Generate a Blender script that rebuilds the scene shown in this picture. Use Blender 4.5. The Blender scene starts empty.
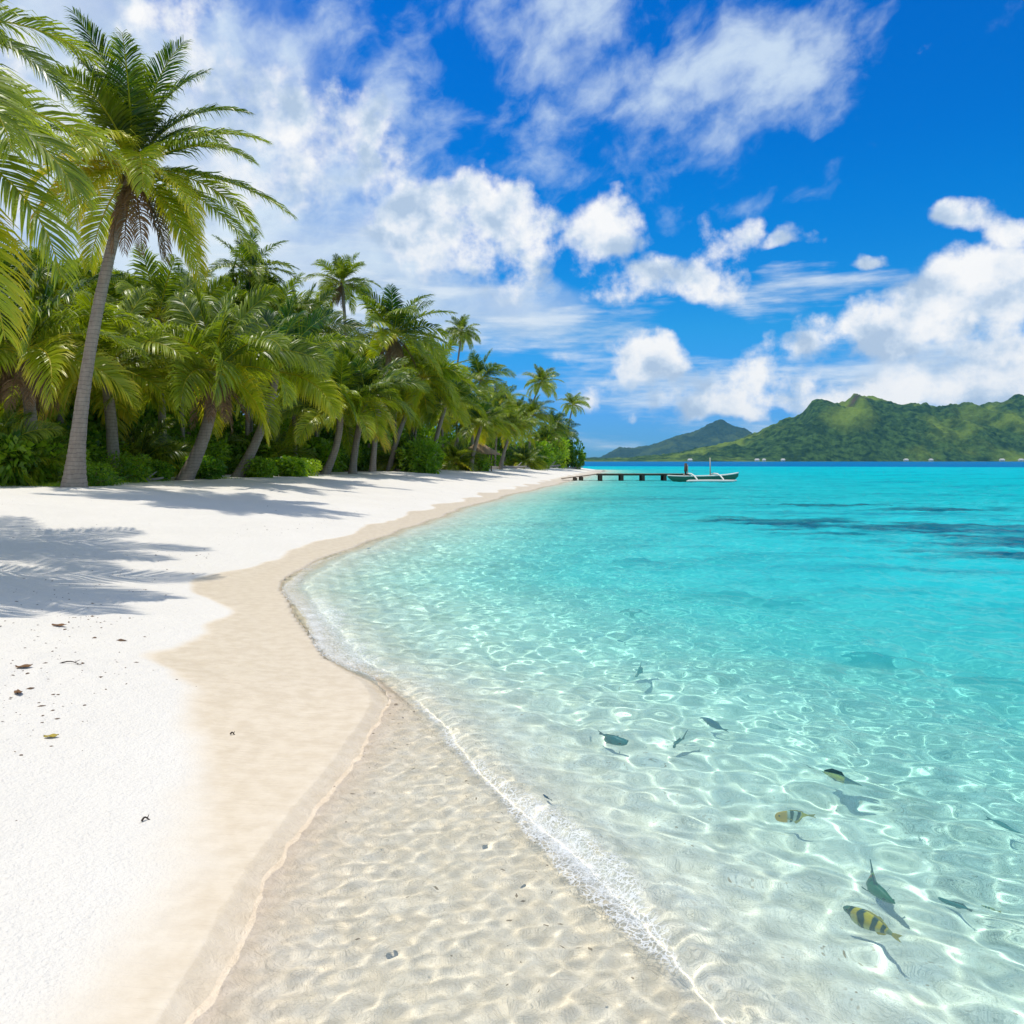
import bpy, math, random
import numpy as np
from mathutils import Vector, Matrix
R = math.radians
C = bpy.context.scene.collection
scene = bpy.context.scene

# ------------------------------------------------------------------ camera
F = 804.0                      # focal length in pixels of the 1024 px frame
HORIZON = 461.0
EYE = 1.7
cam = bpy.data.cameras.new('camera')
cam.sensor_width = 36.0
cam.lens = 36.0 * F / 1024.0
cam.shift_y = -(512.0 - HORIZON) / 1024.0
cam.clip_start = 0.05
cam.clip_end = 40000.0
cam_o = bpy.data.objects.new('camera', cam)
C.objects.link(cam_o)
cam_o.location = (0, 0, EYE)
cam_o.rotation_euler = (R(90), 0, 0)
scene.camera = cam_o

# ------------------------------------------------------------------ sun
SUN_DIR = Vector((-0.27, 0.10, 1.0)).normalized()       # towards the sun
SUN_EL = math.asin(SUN_DIR.z)
SUN_AZ = math.atan2(SUN_DIR.x, SUN_DIR.y)               # from +Y towards +X
sun = bpy.data.lights.new('sun', 'SUN')
sun.energy = 3.6
sun.angle = R(0.53)
sun.color = (1.0, 0.955, 0.86)
sun_o = bpy.data.objects.new('sun', sun)
C.objects.link(sun_o)
sun_o.rotation_euler = (-SUN_DIR).to_track_quat('-Z', 'Y').to_euler()
sun_o.location = (0, 0, 60)
sun.cycles.is_caustics_light = True

# ------------------------------------------------------------------ exposure / render
scene.view_settings.view_transform = 'Standard'
scene.view_settings.look = 'None'
scene.view_settings.exposure = 0.0
scene.view_settings.gamma = 1.0
cy = scene.cycles
cy.max_bounces = 8
cy.diffuse_bounces = 3
cy.glossy_bounces = 3
cy.transmission_bounces = 6
cy.transparent_max_bounces = 12
cy.volume_bounces = 0
cy.sample_clamp_indirect = 4.0
cy.sample_clamp_direct = 0.0
cy.caustics_reflective = False
cy.caustics_refractive = True
cy.blur_glossy = 0.5
try:
    cy.use_denoising = True
    cy.denoiser = 'OPENIMAGEDENOISE'
    cy.denoising_input_passes = 'RGB_ALBEDO_NORMAL'
except Exception:
    pass

# ------------------------------------------------------------------ node helpers
class G:
    """Small expression builder for a shader node tree."""
    def __init__(self, nt):
        self.nt = nt
        nt.nodes.clear()
    def node(self, t, **kw):
        n = self.nt.nodes.new(t)
        for k, v in kw.items():
            setattr(n, k, v)
        return n
    def put(self, sock, v):
        if v is None:
            return
        if isinstance(v, bpy.types.NodeSocket):
            self.nt.links.new(v, sock)
        elif isinstance(v, bpy.types.Node):
            self.nt.links.new(v.outputs[0], sock)
        else:
            if isinstance(v, (tuple, list)) and len(v) == 3 and sock.type == 'RGBA':
                v = (*v, 1.0)
            sock.default_value = v
    def m(self, op, a, b=None, c=None, clamp=False):
        n = self.node('ShaderNodeMath', operation=op, use_clamp=clamp)
        for i, v in enumerate((a, b, c)):
            if v is not None:
                self.put(n.inputs[i], v)
        return n.outputs[0]
    def v(self, op, a, b=None, scale=None, out=0):
        n = self.node('ShaderNodeVectorMath', operation=op)
        self.put(n.inputs[0], a)
        if b is not None:
            self.put(n.inputs[1], b)
        if scale is not None:
            self.put(n.inputs['Scale'], scale)
        return n.outputs[out]
    def mix(self, f, a, b, blend='MIX'):
        n = self.node('ShaderNodeMix', data_type='RGBA', blend_type=blend)
        self.put(n.inputs[0], f); self.put(n.inputs[6], a); self.put(n.inputs[7], b)
        return n.outputs[2]
    def mixs(self, f, a, b):
        n = self.node('ShaderNodeMixShader')
        self.put(n.inputs[0], f); self.put(n.inputs[1], a); self.put(n.inputs[2], b)
        return n.outputs[0]
    def noise(self, vec, scale, detail=4.0, rough=0.5, distort=0.0, out=0, dim='3D'):
        n = self.node('ShaderNodeTexNoise', noise_dimensions=dim)
        if vec is not None:
            self.put(n.inputs['Vector'], vec)
        self.put(n.inputs['Scale'], scale); self.put(n.inputs['Detail'], detail)
        self.put(n.inputs['Roughness'], rough); self.put(n.inputs['Distortion'], distort)
        return n.outputs[out]
    def sm(self, x, a, b, lo=0.0, hi=1.0, kind='SMOOTHSTEP'):
        n = self.node('ShaderNodeMapRange', interpolation_type=kind)
        self.put(n.inputs[0], x); self.put(n.inputs[1], a); self.put(n.inputs[2], b)
        self.put(n.inputs[3], lo); self.put(n.inputs[4], hi)
        return n.outputs[0]
    def ramp(self, x, stops, interp='LINEAR'):
        n = self.node('ShaderNodeValToRGB')
        n.color_ramp.interpolation = interp
        e = n.color_ramp.elements
        while len(e) < len(stops):
            e.new(0.5)
        for i, (p, c) in enumerate(stops):
            e[i].position = p
            e[i].color = (*c, 1.0) if len(c) == 3 else c
        self.put(n.inputs[0], x)
        return n.outputs[0]
    def attr(self, name, out='Fac'):
        n = self.node('ShaderNodeAttribute', attribute_name=name)
        return n.outputs[out]
    def bump(self, height, strength=0.3, distance=0.02, normal=None):
        n = self.node('ShaderNodeBump')
        self.put(n.inputs['Height'], height)
        self.put(n.inputs['Strength'], strength)
        self.put(n.inputs['Distance'], distance)
        if normal is not None:
            self.put(n.inputs['Normal'], normal)
        return n.outputs[0]
    def comb(self, x, y, z):
        n = self.node('ShaderNodeCombineXYZ')
        self.put(n.inputs[0], x); self.put(n.inputs[1], y); self.put(n.inputs[2], z)
        return n.outputs[0]
    def sep(self, vec):
        n = self.node('ShaderNodeSeparateXYZ')
        self.put(n.inputs[0], vec)
        return n.outputs
    def mapping(self, vec, scale=(1, 1, 1), loc=(0, 0, 0), rot=(0, 0, 0)):
        n = self.node('ShaderNodeMapping')
        self.put(n.inputs[0], vec)
        n.inputs['Location'].default_value = loc
        n.inputs['Rotation'].default_value = rot
        n.inputs['Scale'].default_value = scale
        return n.outputs[0]
    def principled(self, **kw):
        n = self.node('ShaderNodeBsdfPrincipled')
        for k, v in kw.items():
            self.put(n.inputs[k.replace('_', ' ')], v)
        return n.outputs[0]
    def out(self, surf=None, vol=None, world=False):
        n = self.node('ShaderNodeOutputWorld' if world else 'ShaderNodeOutputMaterial')
        if surf is not None:
            self.put(n.inputs['Surface'], surf)
        if vol is not None:
            self.put(n.inputs['Volume'], vol)

def material(name):
    m = bpy.data.materials.new(name)
    m.use_nodes = True
    return m, G(m.node_tree)

def objcoord(g):
    return g.node('ShaderNodeTexCoord').outputs['Object']

def simple(name, col, rough=0.6, var=0.15, scale=8.0, bump=0.0, bscale=40.0, spec=0.3):
    m, g = material(name)
    co = objcoord(g)
    n = g.noise(co, scale, 5, 0.6)
    dark = tuple(c * (1 - var) for c in col)
    lite = tuple(min(1, c * (1 + var)) for c in col)
    c = g.mix(n, dark, lite)
    nm = g.bump(g.noise(co, bscale, 4, 0.6), bump, 0.01) if bump else None
    g.out(g.principled(Base_Color=c, Roughness=rough, Specular_IOR_Level=spec, Normal=nm))
    return m

# ------------------------------------------------------------------ sky
world = bpy.data.worlds.new('World')
scene.world = world
world.use_nodes = True
world.cycles.sampling_method = 'MANUAL'
world.cycles.sample_map_resolution = 512

def pix_dir(px, py):
    az = math.atan2(px - 512.0, F)
    el = math.atan((HORIZON - py) / F * math.cos(az))
    return az, el

def build_sky():
    g = G(world.node_tree)
    d = g.node('ShaderNodeTexCoord').outputs['Generated']
    sx, sy_, sz = g.sep(d)
    az = g.m('ARCTAN2', sx, sy_)
    el = g.m('ARCSINE', sz)
    sky = g.node('ShaderNodeTexSky', sky_type='NISHITA')
    sky.sun_disc = False
    sky.sun_elevation = SUN_EL
    sky.sun_rotation = SUN_AZ
    sky.altitude = 0.0
    sky.air_density = 1.0
    sky.dust_density = 0.0
    sky.ozone_density = 3.0
    hsv = g.node('ShaderNodeHueSaturation')
    hsv.inputs['Saturation'].default_value = 1.5
    hsv.inputs['Value'].default_value = 1.0
    hsv.inputs['Hue'].default_value = 0.495
    g.put(hsv.inputs['Color'], sky.outputs[0])
    # clear tropical air: the blue deepens steadily above the horizon
    blue = g.mix(1.0, hsv.outputs[0], g.ramp(g.m('DIVIDE', el, 1.0), [
        (0.0, (0.155, 0.455, 1.26)), (0.06, (0.20, 0.52, 1.12)), (0.16, (0.20, 0.80, 1.08)),
        (0.30, (0.06, 0.86, 1.18)), (0.6, (0.03, 0.80, 1.28))]), 'MULTIPLY')
    # a direction plane (azimuth, elevation) wobbled by noise
    p = g.comb(az, el, 0.0)
    w = g.noise(g.v('SCALE', p, scale=1.0), 7.0, 4, 0.55, out=1)
    wob = g.v('SCALE', g.v('SUBTRACT', w, (0.5, 0.5, 0.5)), scale=0.11)
    q = g.v('ADD', p, wob)
    qx, qy, _ = g.sep(q)

    def mask(px, py, rx, up, dn, weight=1.0, lift=0.0):
        """soft cloud body: centre and radii given in degrees of sky through pixels"""
        a, e = pix_dir(px, py)
        k = 1.0 / F
        x = g.m('DIVIDE', g.m('SUBTRACT', qx, a), rx * k)
        y0 = g.m('SUBTRACT', qy, e - lift)
        y = g.m('MAXIMUM', g.m('DIVIDE', y0, up * k), g.m('DIVIDE', y0, -dn * k))
        r2 = g.m('ADD', g.m('MULTIPLY', x, x), g.m('MULTIPLY', y, y))
        return g.m('MULTIPLY', g.m('SUBTRACT', 1.0, r2), weight)

    def union(ms):
        o = ms[0]
        for x in ms[1:]:
            o = g.m('SMOOTH_MAX', o, x, 0.25)
        return g.m('MAXIMUM', o, -0.6)

    # heaped clouds
    cum = union([mask(*a) for a in CUMULUS])
    n1 = g.noise(p, 12.0, 11, 0.58)
    off = g.v('ADD', p, (-0.012, 0.026, 0.0))
    n2 = g.noise(off, 11.0, 9, 0.55)
    n1s = g.noise(p, 11.0, 9, 0.55)
    dens = g.m('ADD', cum, g.m('MULTIPLY', g.m('SUBTRACT', n1, 0.54), 3.8))
    alpha = g.sm(dens, -0.10, 0.68)
    thick = g.sm(dens, 0.1, 1.5)
    lit = g.m('ADD', 0.60, g.m('MULTIPLY', g.m('SUBTRACT', n1s, n2), 4.2), clamp=True)
    n4 = g.noise(p, 5.5, 3, 0.5); n5 = g.noise(g.v('ADD', p, (-0.03, 0.06, 0.0)), 5.5, 3, 0.5)
    lit = g.m('ADD', lit, g.m('MULTIPLY', g.m('SUBTRACT', n4, n5), 2.0), clamp=True)
    cum_up = union([mask(*a, lift=0.022) for a in CUMULUS])      # cloud overhead: undersides sit in shade
    lit = g.m('SUBTRACT', lit, g.m('MULTIPLY', g.m('MAXIMUM', g.m('SUBTRACT', cum_up, cum), 0.0), 0.50), clamp=True)
    # edge lit bright, thick interiors and undersides greyer
    lit = g.m('SUBTRACT', lit, g.m('MULTIPLY', thick, 0.12), clamp=True)
    ccol = g.ramp(lit, [(0.0, (0.46, 0.59, 0.77)), (0.30, (0.62, 0.73, 0.87)), (0.58, (0.83, 0.88, 0.945)), (0.95, (0.98, 0.985, 0.99))])

    # thin ragged sheets
    thin = union([mask(*a) for a in SHEETS])
    ps = g.mapping(g.mapping(g.v('ADD', p, g.v('SCALE', wob, scale=0.5)), rot=(0, 0, R(-24))), scale=(0.95, 1.35, 1.0))
    t1 = g.noise(ps, 13.0, 9, 0.58, 0.1)
    t2 = g.noise(ps, 5.0, 3, 0.5)
    td = g.m('ADD', thin, g.m('ADD', g.m('MULTIPLY', g.m('SUBTRACT', t1, 0.53), 3.2), g.m('MULTIPLY', g.m('SUBTRACT', t2, 0.5), 2.4)))
    talpha = g.m('MULTIPLY', g.sm(td, -0.05, 1.5), 0.80)

    # flat grey-blue streaks low over the sea
    low = union([mask(*a) for a in STREAKS])
    pl = g.mapping(p, scale=(0.55, 3.2, 1.0))
    l1 = g.noise(pl, 14.0, 6, 0.58)
    ld = g.m('ADD', low, g.m('MULTIPLY', g.m('SUBTRACT', l1, 0.52), 3.2))
    lalpha = g.m('MULTIPLY', g.sm(ld, 0.0, 1.3), 0.72)
    lcol = g.ramp(l1, [(0.40, (0.46, 0.62, 0.80)), (0.62, (0.80, 0.88, 0.95))])

    def around(a, e, ra, up, dn):
        k = math.pi / 180
        x = g.m('DIVIDE', g.m('WRAP', g.m('SUBTRACT', qx, a * k), math.pi, -math.pi), ra * k)
        y0 = g.m('SUBTRACT', qy, e * k)
        y = g.m('MAXIMUM', g.m('DIVIDE', y0, up * k), g.m('DIVIDE', y0, -dn * k))
        return g.m('MULTIPLY', g.m('SUBTRACT', 1.0, g.m('ADD', g.m('MULTIPLY', x, x), g.m('MULTIPLY', y, y))), 1.3)
    veil = union([mask(*a) for a in VEILS] + [around(*a) for a in VEILS_AROUND])
    vn = g.noise(p, 4.5, 5, 0.5)
    valpha = g.m('MULTIPLY', g.sm(g.m('ADD', veil, g.m('MULTIPLY', g.m('SUBTRACT', vn, 0.5), 1.8)), -0.1, 1.0), 0.86)
    vcol = g.ramp(g.noise(p, 7.0, 6, 0.55), [(0.36, (0.44, 0.58, 0.78)), (0.64, (0.76, 0.84, 0.93))])
    k = 1.0 / SKY_STRENGTH
    blue = g.mix(valpha, blue, g.v('SCALE', vcol, scale=k))
    col = g.mix(talpha, blue, g.v('SCALE', (0.74, 0.87, 0.97), scale=k))
    col = g.mix(lalpha, col, g.v('SCALE', lcol, scale=k))
    col = g.mix(alpha, col, g.v('SCALE', ccol, scale=k))
    bg = g.node('ShaderNodeBackground')
    g.put(bg.inputs[0], col)
    bg.inputs[1].default_value = SKY_STRENGTH
    g.out(bg.outputs[0], world=True)

SKY_STRENGTH = 0.12
#            px   py   rx   up  down weight
CUMULUS = [(285, 130, 80, 70, 90, 0.85), (120, 60, 150, 120, 110, 0.35), (370, 130, 60, 50, 60, 0.7), (190, 30, 90, 50, 60, 0.5),
           (480, 228, 150, 48, 50, 0.85), (600, 226, 70, 36, 30, 0.75), (425, 215, 70, 44, 50, 0.75),
           (675, 285, 80, 42, 26, 1.0), (725, 245, 36, 34, 22, 0.5), (648, 372, 40, 34, 20, 0.9), (720, 395, 95, 24, 20, 0.55),
           (715, 412, 60, 20, 14, 0.9), (600, 385, 40, 24, 18, 0.5),
           (990, 305, 80, 56, 55, 1.0), (905, 335, 100, 42, 32, 0.95), (1010, 375, 75, 36, 40, 1.0), (880, 385, 105, 26, 26, 0.75), (780, 370, 70, 24, 22, 0.6),
           (965, 220, 34, 20, 18, 0.75), (790, 243, 24, 14, 9, 0.55), (870, 262, 20, 7, 6, 0.5), (1015, 238, 34, 20, 14, 0.6), (520, 290, 60, 30, 26, 0.5),
           (690, 220, 40, 24, 20, 0.3), (620, 352, 30, 16, 12, 0.5), (575, 362, 26, 14, 10, 0.5), (770, 345, 30, 14, 10, 0.45), (690, 372, 34, 18, 12, 0.6), (810, 350, 26, 12, 9, 0.45), (755, 400, 34, 16, 12, 0.6), (640, 412, 30, 12, 9, 0.5), (840, 400, 40, 14, 10, 0.6), (735, 230, 24, 20, 16, 0.4), (1100, 330, 160, 90, 70, 1.0), (1250, 350, 220, 60, 50, 0.8), (-250, 200, 240, 140, 140, 0.5)]
SHEETS = [(560, 30, 140, 60, 70, 0.75), (740, 70, 150, 75, 70, 1.0), (850, 10, 60, 30, 40, 0.6), (500, 140, 120, 70, 60, 0.55),
          (390, 90, 80, 90, 70, 0.55), (200, 220, 340, 260, 200, 0.9), (660, 200, 120, 40, 40, 0.25), (640, 120, 80, 50, 50, 0.5),
          (600, -160, 420, 140, 120, 0.6), (-300, 100, 420, 300, 300, 0.7)]
STREAKS = [(560, 330, 130, 30, 40, 0.9), (820, 290, 130, 22, 26, 0.85), (680, 385, 180, 30, 26, 0.95), (900, 380, 200, 40, 36, 1.0),
           (600, 440, 80, 18, 16, 0.55), (420, 320, 160, 60, 60, 0.9), (730, 425, 110, 14, 14, 0.5), (250, 330, 240, 120, 120, 0.9),
           (1250, 390, 320, 50, 40, 1.0), (-300, 380, 400, 90, 70, 1.0)]
VEILS = [(180, 200, 220, 190, 190, 1.0), (330, 270, 170, 80, 90, 0.95), (60, 60, 160, 110, 110, 0.9), (470, 310, 130, 40, 50, 0.8), (-200, 200, 400, 300, 250, 1.0), (960, 380, 150, 40, 30, 0.5)]
# unseen clouds overhead and behind, added to whiten ambient light: (azimuth, elevation, radii) in degrees
VEILS_AROUND = [(0, 84, 200, 30, 34), (180, 35, 75, 60, 40), (100, 32, 50, 40, 34), (-110, 40, 55, 50, 40)]
build_sky()

# ------------------------------------------------------------------ mesh helpers
def link(o, parent=None):
    C.objects.link(o)
    if parent is not None:
        o.parent = parent
    return o

def mesh_np(name, co, quads=None, tris=None, smooth=True, attrs=None, mat=None, parent=None, loc=None):
    me = bpy.data.meshes.new(name)
    nv = len(co)
    me.vertices.add(nv)
    me.vertices.foreach_set('co', np.asarray(co, np.float32).ravel())
    idx, starts, k = [], [], 0
    if quads is not None and len(quads):
        q = np.asarray(quads, np.int32)
        idx.append(q.ravel()); starts.append(np.arange(len(q), dtype=np.int32) * 4); k = q.size
    if tris is not None and len(tris):
        t = np.asarray(tris, np.int32)
        idx.append(t.ravel()); starts.append(k + np.arange(len(t), dtype=np.int32) * 3)
    idx = np.concatenate(idx); starts = np.concatenate(starts)
    me.loops.add(len(idx)); me.loops.foreach_set('vertex_index', idx)
    me.polygons.add(len(starts)); me.polygons.foreach_set('loop_start', starts)
    me.update(calc_edges=True)
    me.validate()
    if smooth:
        me.polygons.foreach_set('use_smooth', np.ones(len(me.polygons), bool))
    for an, av in (attrs or {}).items():
        a = me.attributes.new(an, 'FLOAT', 'POINT')
        a.data.foreach_set('value', np.asarray(av, np.float32))
    if mat is not None:
        me.materials.append(mat)
    o = bpy.data.objects.new(name, me)
    if loc is not None:
        o.location = loc
    return link(o, parent)

def grid_quads(nr, nc):
    i = np.arange(nr - 1)[:, None] * nc + np.arange(nc - 1)[None, :]
    return np.stack([i, i + 1, i + nc + 1, i + nc], -1).reshape(-1, 4)

class MB:
    """collects boxes, tubes and strips into ONE mesh"""
    def __init__(self):
        self.v, self.f = [], []
    def add(self, vs, fs):
        b = len(self.v)
        self.v += [tuple(x) for x in vs]
        self.f += [tuple(b + i for i in f) for f in fs]
    def box(self, c, s, rz=0.0, ry=0.0, bev=0.0):
        m = Matrix.Translation(c) @ Matrix.Rotation(rz, 4, 'Z') @ Matrix.Rotation(ry, 4, 'Y')
        x, y, z = s[0] / 2, s[1] / 2, s[2] / 2
        vs = [m @ Vector(p) for p in ((-x, -y, -z), (x, -y, -z), (x, y, -z), (-x, y, -z), (-x, -y, z), (x, -y, z), (x, y, z), (-x, y, z))]
        self.add(vs, [(0, 3, 2, 1), (4, 5, 6, 7), (0, 1, 5, 4), (1, 2, 6, 5), (2, 3, 7, 6), (3, 0, 4, 7)])
    def tube(self, pts, rad, n=8, cap=True, squash=1.0):
        pts = [Vector(p) for p in pts]
        rs = rad if isinstance(rad, (list, tuple)) else [rad] * len(pts)
        rings = []
        up = Vector((0, 0, 1))
        for i, p in enumerate(pts):
            t = (pts[min(i + 1, len(pts) - 1)] - pts[max(i - 1, 0)]).normalized()
            a = t.cross(up)
            if a.length < 1e-3:
                a = t.cross(Vector((1, 0, 0)))
            a.normalize(); b = a.cross(t).normalized()
            rings.append([p + (a * math.cos(2 * math.pi * k / n) + b * math.sin(2 * math.pi * k / n) * squash) * rs[i] for k in range(n)])
        vs = [q for r in rings for q in r]
        fs = []
        for i in range(len(pts) - 1):
            for k in range(n):
                fs.append((i * n + k, i * n + (k + 1) % n, (i + 1) * n + (k + 1) % n, (i + 1) * n + k))
        if cap:
            fs.append(tuple(range(n - 1, -1, -1)))
            fs.append(tuple((len(pts) - 1) * n + k for k in range(n)))
        self.add(vs, fs)
    def build(self, name, mat, parent=None, smooth=False, loc=None, bevel=0.0):
        me = bpy.data.meshes.new(name)
        me.from_pydata(self.v, [], self.f)
        me.validate()
        if smooth:
            me.polygons.foreach_set('use_smooth', [True] * len(me.polygons))
        me.materials.append(mat)
        o = bpy.data.objects.new(name, me)
        if loc is not None:
            o.location = loc
        link(o, parent)
        if bevel:
            b = o.modifiers.new('bevel', 'BEVEL'); b.width = bevel; b.segments = 2; b.limit_method = 'ANGLE'
        return o

def tag(o, label, cat, group=None):
    o['label'] = label; o['category'] = cat
    if group:
        o['group'] = group
    return o

def empty(name, loc, rz=0.0):
    o = bpy.data.objects.new(name, None)
    o.location = loc; o.rotation_euler = (0, 0, rz); o.empty_display_size = 0.3
    return link(o)

def copy_tree(o, parent=None):
    c = o.copy(); C.objects.link(c); c.parent = parent
    for ch in list(o.children):
        copy_tree(ch, c)
    return c

# ------------------------------------------------------------------ lie of the land
SHORE = np.array([(-400, -60), (-120, -22), (-40, -6), (-10, -1.9), (-3, -1.25), (0, -1.12), (2.43, -1.08), (3.34, -1.10), (4.6, -1.02), (5.6, -0.98), (6.1, -1.12),
                  (6.87, -1.58), (8.09, -2.05), (9.4, -2.6), (11.0, -3.12), (12.6, -3.34), (14.4, -3.26), (17, -3.02), (19.8, -2.72), (26.8, -2.0),
                  (38, -0.5), (57, 2.9), (76, 6.0), (105, 10.6), (130, 14.6), (146, 16.6), (152, 16.2), (156, 13.5), (164, 4), (180, -25), (220, -120), (300, -420)], float)
def hermite(P, n=1600):
    y = np.linspace(P[0, 0], P[-1, 0], n)
    m = np.gradient(P[:, 1], P[:, 0])
    i = np.clip(np.searchsorted(P[:, 0], y) - 1, 0, len(P) - 2)
    h = P[i + 1, 0] - P[i, 0]; t = (y - P[i, 0]) / h
    # monotone-ish tangents
    d = (P[1:, 1] - P[:-1, 1]) / (P[1:, 0] - P[:-1, 0])
    mm = np.concatenate([[d[0]], np.where(d[1:] * d[:-1] > 0, 2 * d[1:] * d[:-1] / (d[1:] + d[:-1] + 1e-12), 0), [d[-1]]])
    t2, t3 = t * t, t * t * t
    x = (2*t3 - 3*t2 + 1) * P[i, 1] + (t3 - 2*t2 + t) * h * mm[i] + (-2*t3 + 3*t2) * P[i + 1, 1] + (t3 - t2) * h * mm[i + 1]
    return y, x
SH_Y = np.concatenate([np.linspace(-400, -20, 200), np.linspace(-19.9, 40, 1500), np.linspace(40.1, 300, 700)])
_y, _x = hermite(SHORE, 40000)
SH_X = np.interp(SH_Y, _y, _x)
SH_X = SH_X + np.where((SH_Y > 6) & (SH_Y < 150), 0.05 * np.sin(SH_Y * 2.1) * np.clip((SH_Y - 6) / 6, 0, 1) + 0.12 * np.sin(SH_Y * 0.55 + 1) * np.clip((SH_Y - 18) / 10, 0, 1), 0)
SH_D = np.gradient(SH_X, SH_Y)
INNER = np.array([(-10, 1.3), (-2, 1.5), (0, 1.35), (1.2, 1.0), (2.43, 0.60), (2.74, 0.49), (3.11, 0.35), (3.81, 0.05), (4.5, -0.27), (5.28, -0.56), (5.8, -0.78), (6.3, -1.05), (6.9, -1.5)], float)

def shore_x(Y):
    return np.interp(Y, SH_Y, SH_X)
def shore_sd(X, Y):
    """metres inland of the water's edge (negative over water)"""
    s = np.interp(Y, SH_Y, SH_X); d = np.interp(Y, SH_Y, SH_D)
    sd = (s - X) / np.sqrt(1 + np.clip(d, -6, 6) ** 2)
    return np.where(Y > 300, -400.0, sd)
def inner_e(X, Y):
    """metres seaward of the little step where the swash film drops into the bay"""
    g_ = np.interp(Y, INNER[:, 0], INNER[:, 1])
    g_ = np.where(Y > 6.9, shore_x(Y), g_)
    slope = np.where(Y < 6.6, 1.12, np.sqrt(1 + np.clip(np.interp(Y, SH_Y, SH_D), -6, 6) ** 2))
    return (X - g_) / slope

_rng = np.random.default_rng(7)
def vnoise(x, y, seed=0):
    """periodic value noise"""
    t = np.random.default_rng(seed).random((256, 256))
    xi = np.floor(x).astype(np.int64); yi = np.floor(y).astype(np.int64)
    fx = x - xi; fy = y - yi
    fx = fx * fx * (3 - 2 * fx); fy = fy * fy * (3 - 2 * fy)
    a = t[xi & 255, yi & 255]; b = t[(xi + 1) & 255, yi & 255]; c = t[xi & 255, (yi + 1) & 255]; d = t[(xi + 1) & 255, (yi + 1) & 255]
    return (a * (1 - fx) + b * fx) * (1 - fy) + (c * (1 - fx) + d * fx) * fy
def fbm(x, y, oct=4, seed=0, gain=0.5):
    o = 0; amp = 1; tot = 0; f = 1
    for i in range(oct):
        o = o + amp * vnoise(x * f + 17.3 * i, y * f + 5.1 * i, seed + i); tot += amp; amp *= gain; f *= 2.03
    return o / tot

LAND = np.array([(0, 0), (0.4, 0.018), (1.0, 0.07), (2.0, 0.20), (4.0, 0.44), (7, 0.74), (10, 0.95), (14, 1.02), (30, 1.12), (100, 1.4), (500, 2.0)])
DEEP = np.array([(-5, 0.0), (0, 0.105), (0.15, 0.12), (0.5, 0.18), (1.0, 0.28), (2.4, 0.50), (4, 0.78), (6, 1.05), (9, 1.35), (15, 1.8), (30, 2.4), (60, 3.2), (120, 4.0), (240, 5.0), (600, 8.0)])
REEFS = [(7.8, 22.5, 3.0, 1.8), (10.5, 20.5, 4.8, 3.0), (12.0, 16.8, 3.8, 3.0), (9.8, 14.6, 2.6, 1.1), (16.5, 19.0, 5.5, 4.5), (15.5, 28, 4.0, 1.6), (12.0, 31, 3.5, 1.0), (6.6, 24.0, 1.4, 0.5),
         (4.15, 6.9, 0.42, 0.22), (3.35, 7.6, 0.40, 0.20), (5.1, 6.5, 0.55, 0.20), (2.95, 11.2, 0.50, 0.12), (1.5, 9.7, 0.16, 0.08), (3.6, 10.5, 0.3, 0.08), (2.2, 14.5, 0.5, 0.2)]
def reef(X, Y, small=True):
    m = np.zeros_like(X)
    n = fbm(X * 0.9, Y * 1.7, 4, 40) - 0.5
    for (a, b, rx, ry) in REEFS:
        if rx < 1 and not small:
            continue
        k = 1.15 if rx > 1 else 1.0
        r = np.sqrt(((X - a) / rx) ** 2 + ((Y - b) / ry) ** 2) + n * 1.6 * k
        m = np.maximum(m, np.clip((1.0 - r) / np.where(rx > 1, 0.85, 0.7), 0, 1))
    return m

def ground_h(X, Y, detail=True, coral=True):
    sd = shore_sd(X, Y); e = inner_e(X, Y)
    film = 0.105 * (1 - np.exp(-np.maximum(-sd, 0) / 0.21))
    water = np.where(e > 0, np.interp(e, DEEP[:, 0], DEEP[:, 1]), film)
    r = np.hypot(X, Y)
    water = water + np.clip((r - 240) / 60, 0, 1) * 24
    land = np.interp(sd, LAND[:, 0], LAND[:, 1])
    h = np.where(sd > 0, land, -water)
    if detail:
        dry = np.clip((sd - 1.0) / 2.0, 0, 1)
        h = h + dry * (0.10 * (fbm(X * 0.35, Y * 0.35, 3, 3) - 0.5) + 0.045 * (fbm(X * 2.2, Y * 2.2, 3, 9) - 0.5) + 0.030 * (fbm(X * 6, Y * 6, 3, 19) - 0.5) * np.clip((16 - r) / 8, 0, 1))
        h = h + np.clip(e / 1.0, 0, 1) * np.clip((25 - r) / 10, 0, 1) * 0.05 * (fbm(X * 1.2, Y * 1.8, 3, 23) - 0.5)
        h = h + np.where(sd < 0.2, np.clip(1 - np.maximum(e, 0) / 0.5, 0, 1), 0) * 0.006 * (fbm(X * 3.0, Y * 3.0, 4, 29) - 0.5)
        h = h + (reef(X, Y) if coral else 0.0) * np.where(sd < 0, np.minimum(0.55, water * 0.45), 0)
    return h
def gh(x, y):
    return float(ground_h(np.array([float(x)]), np.array([float(y)]))[0])

def pol_grid(cx, cy_, rs, ths):
    rr, tt = np.meshgrid(rs, ths, indexing='ij')
    return cx + rr * np.sin(tt), cy_ + rr * np.cos(tt)
def radii(spec):
    r = [spec[0][0]]
    for (r0, r1, k) in spec:
        n = max(2, int(math.log(r1 / r0) / k))
        r += list(np.geomspace(r0, r1, n + 1)[1:])
    return np.array(r)

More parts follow.
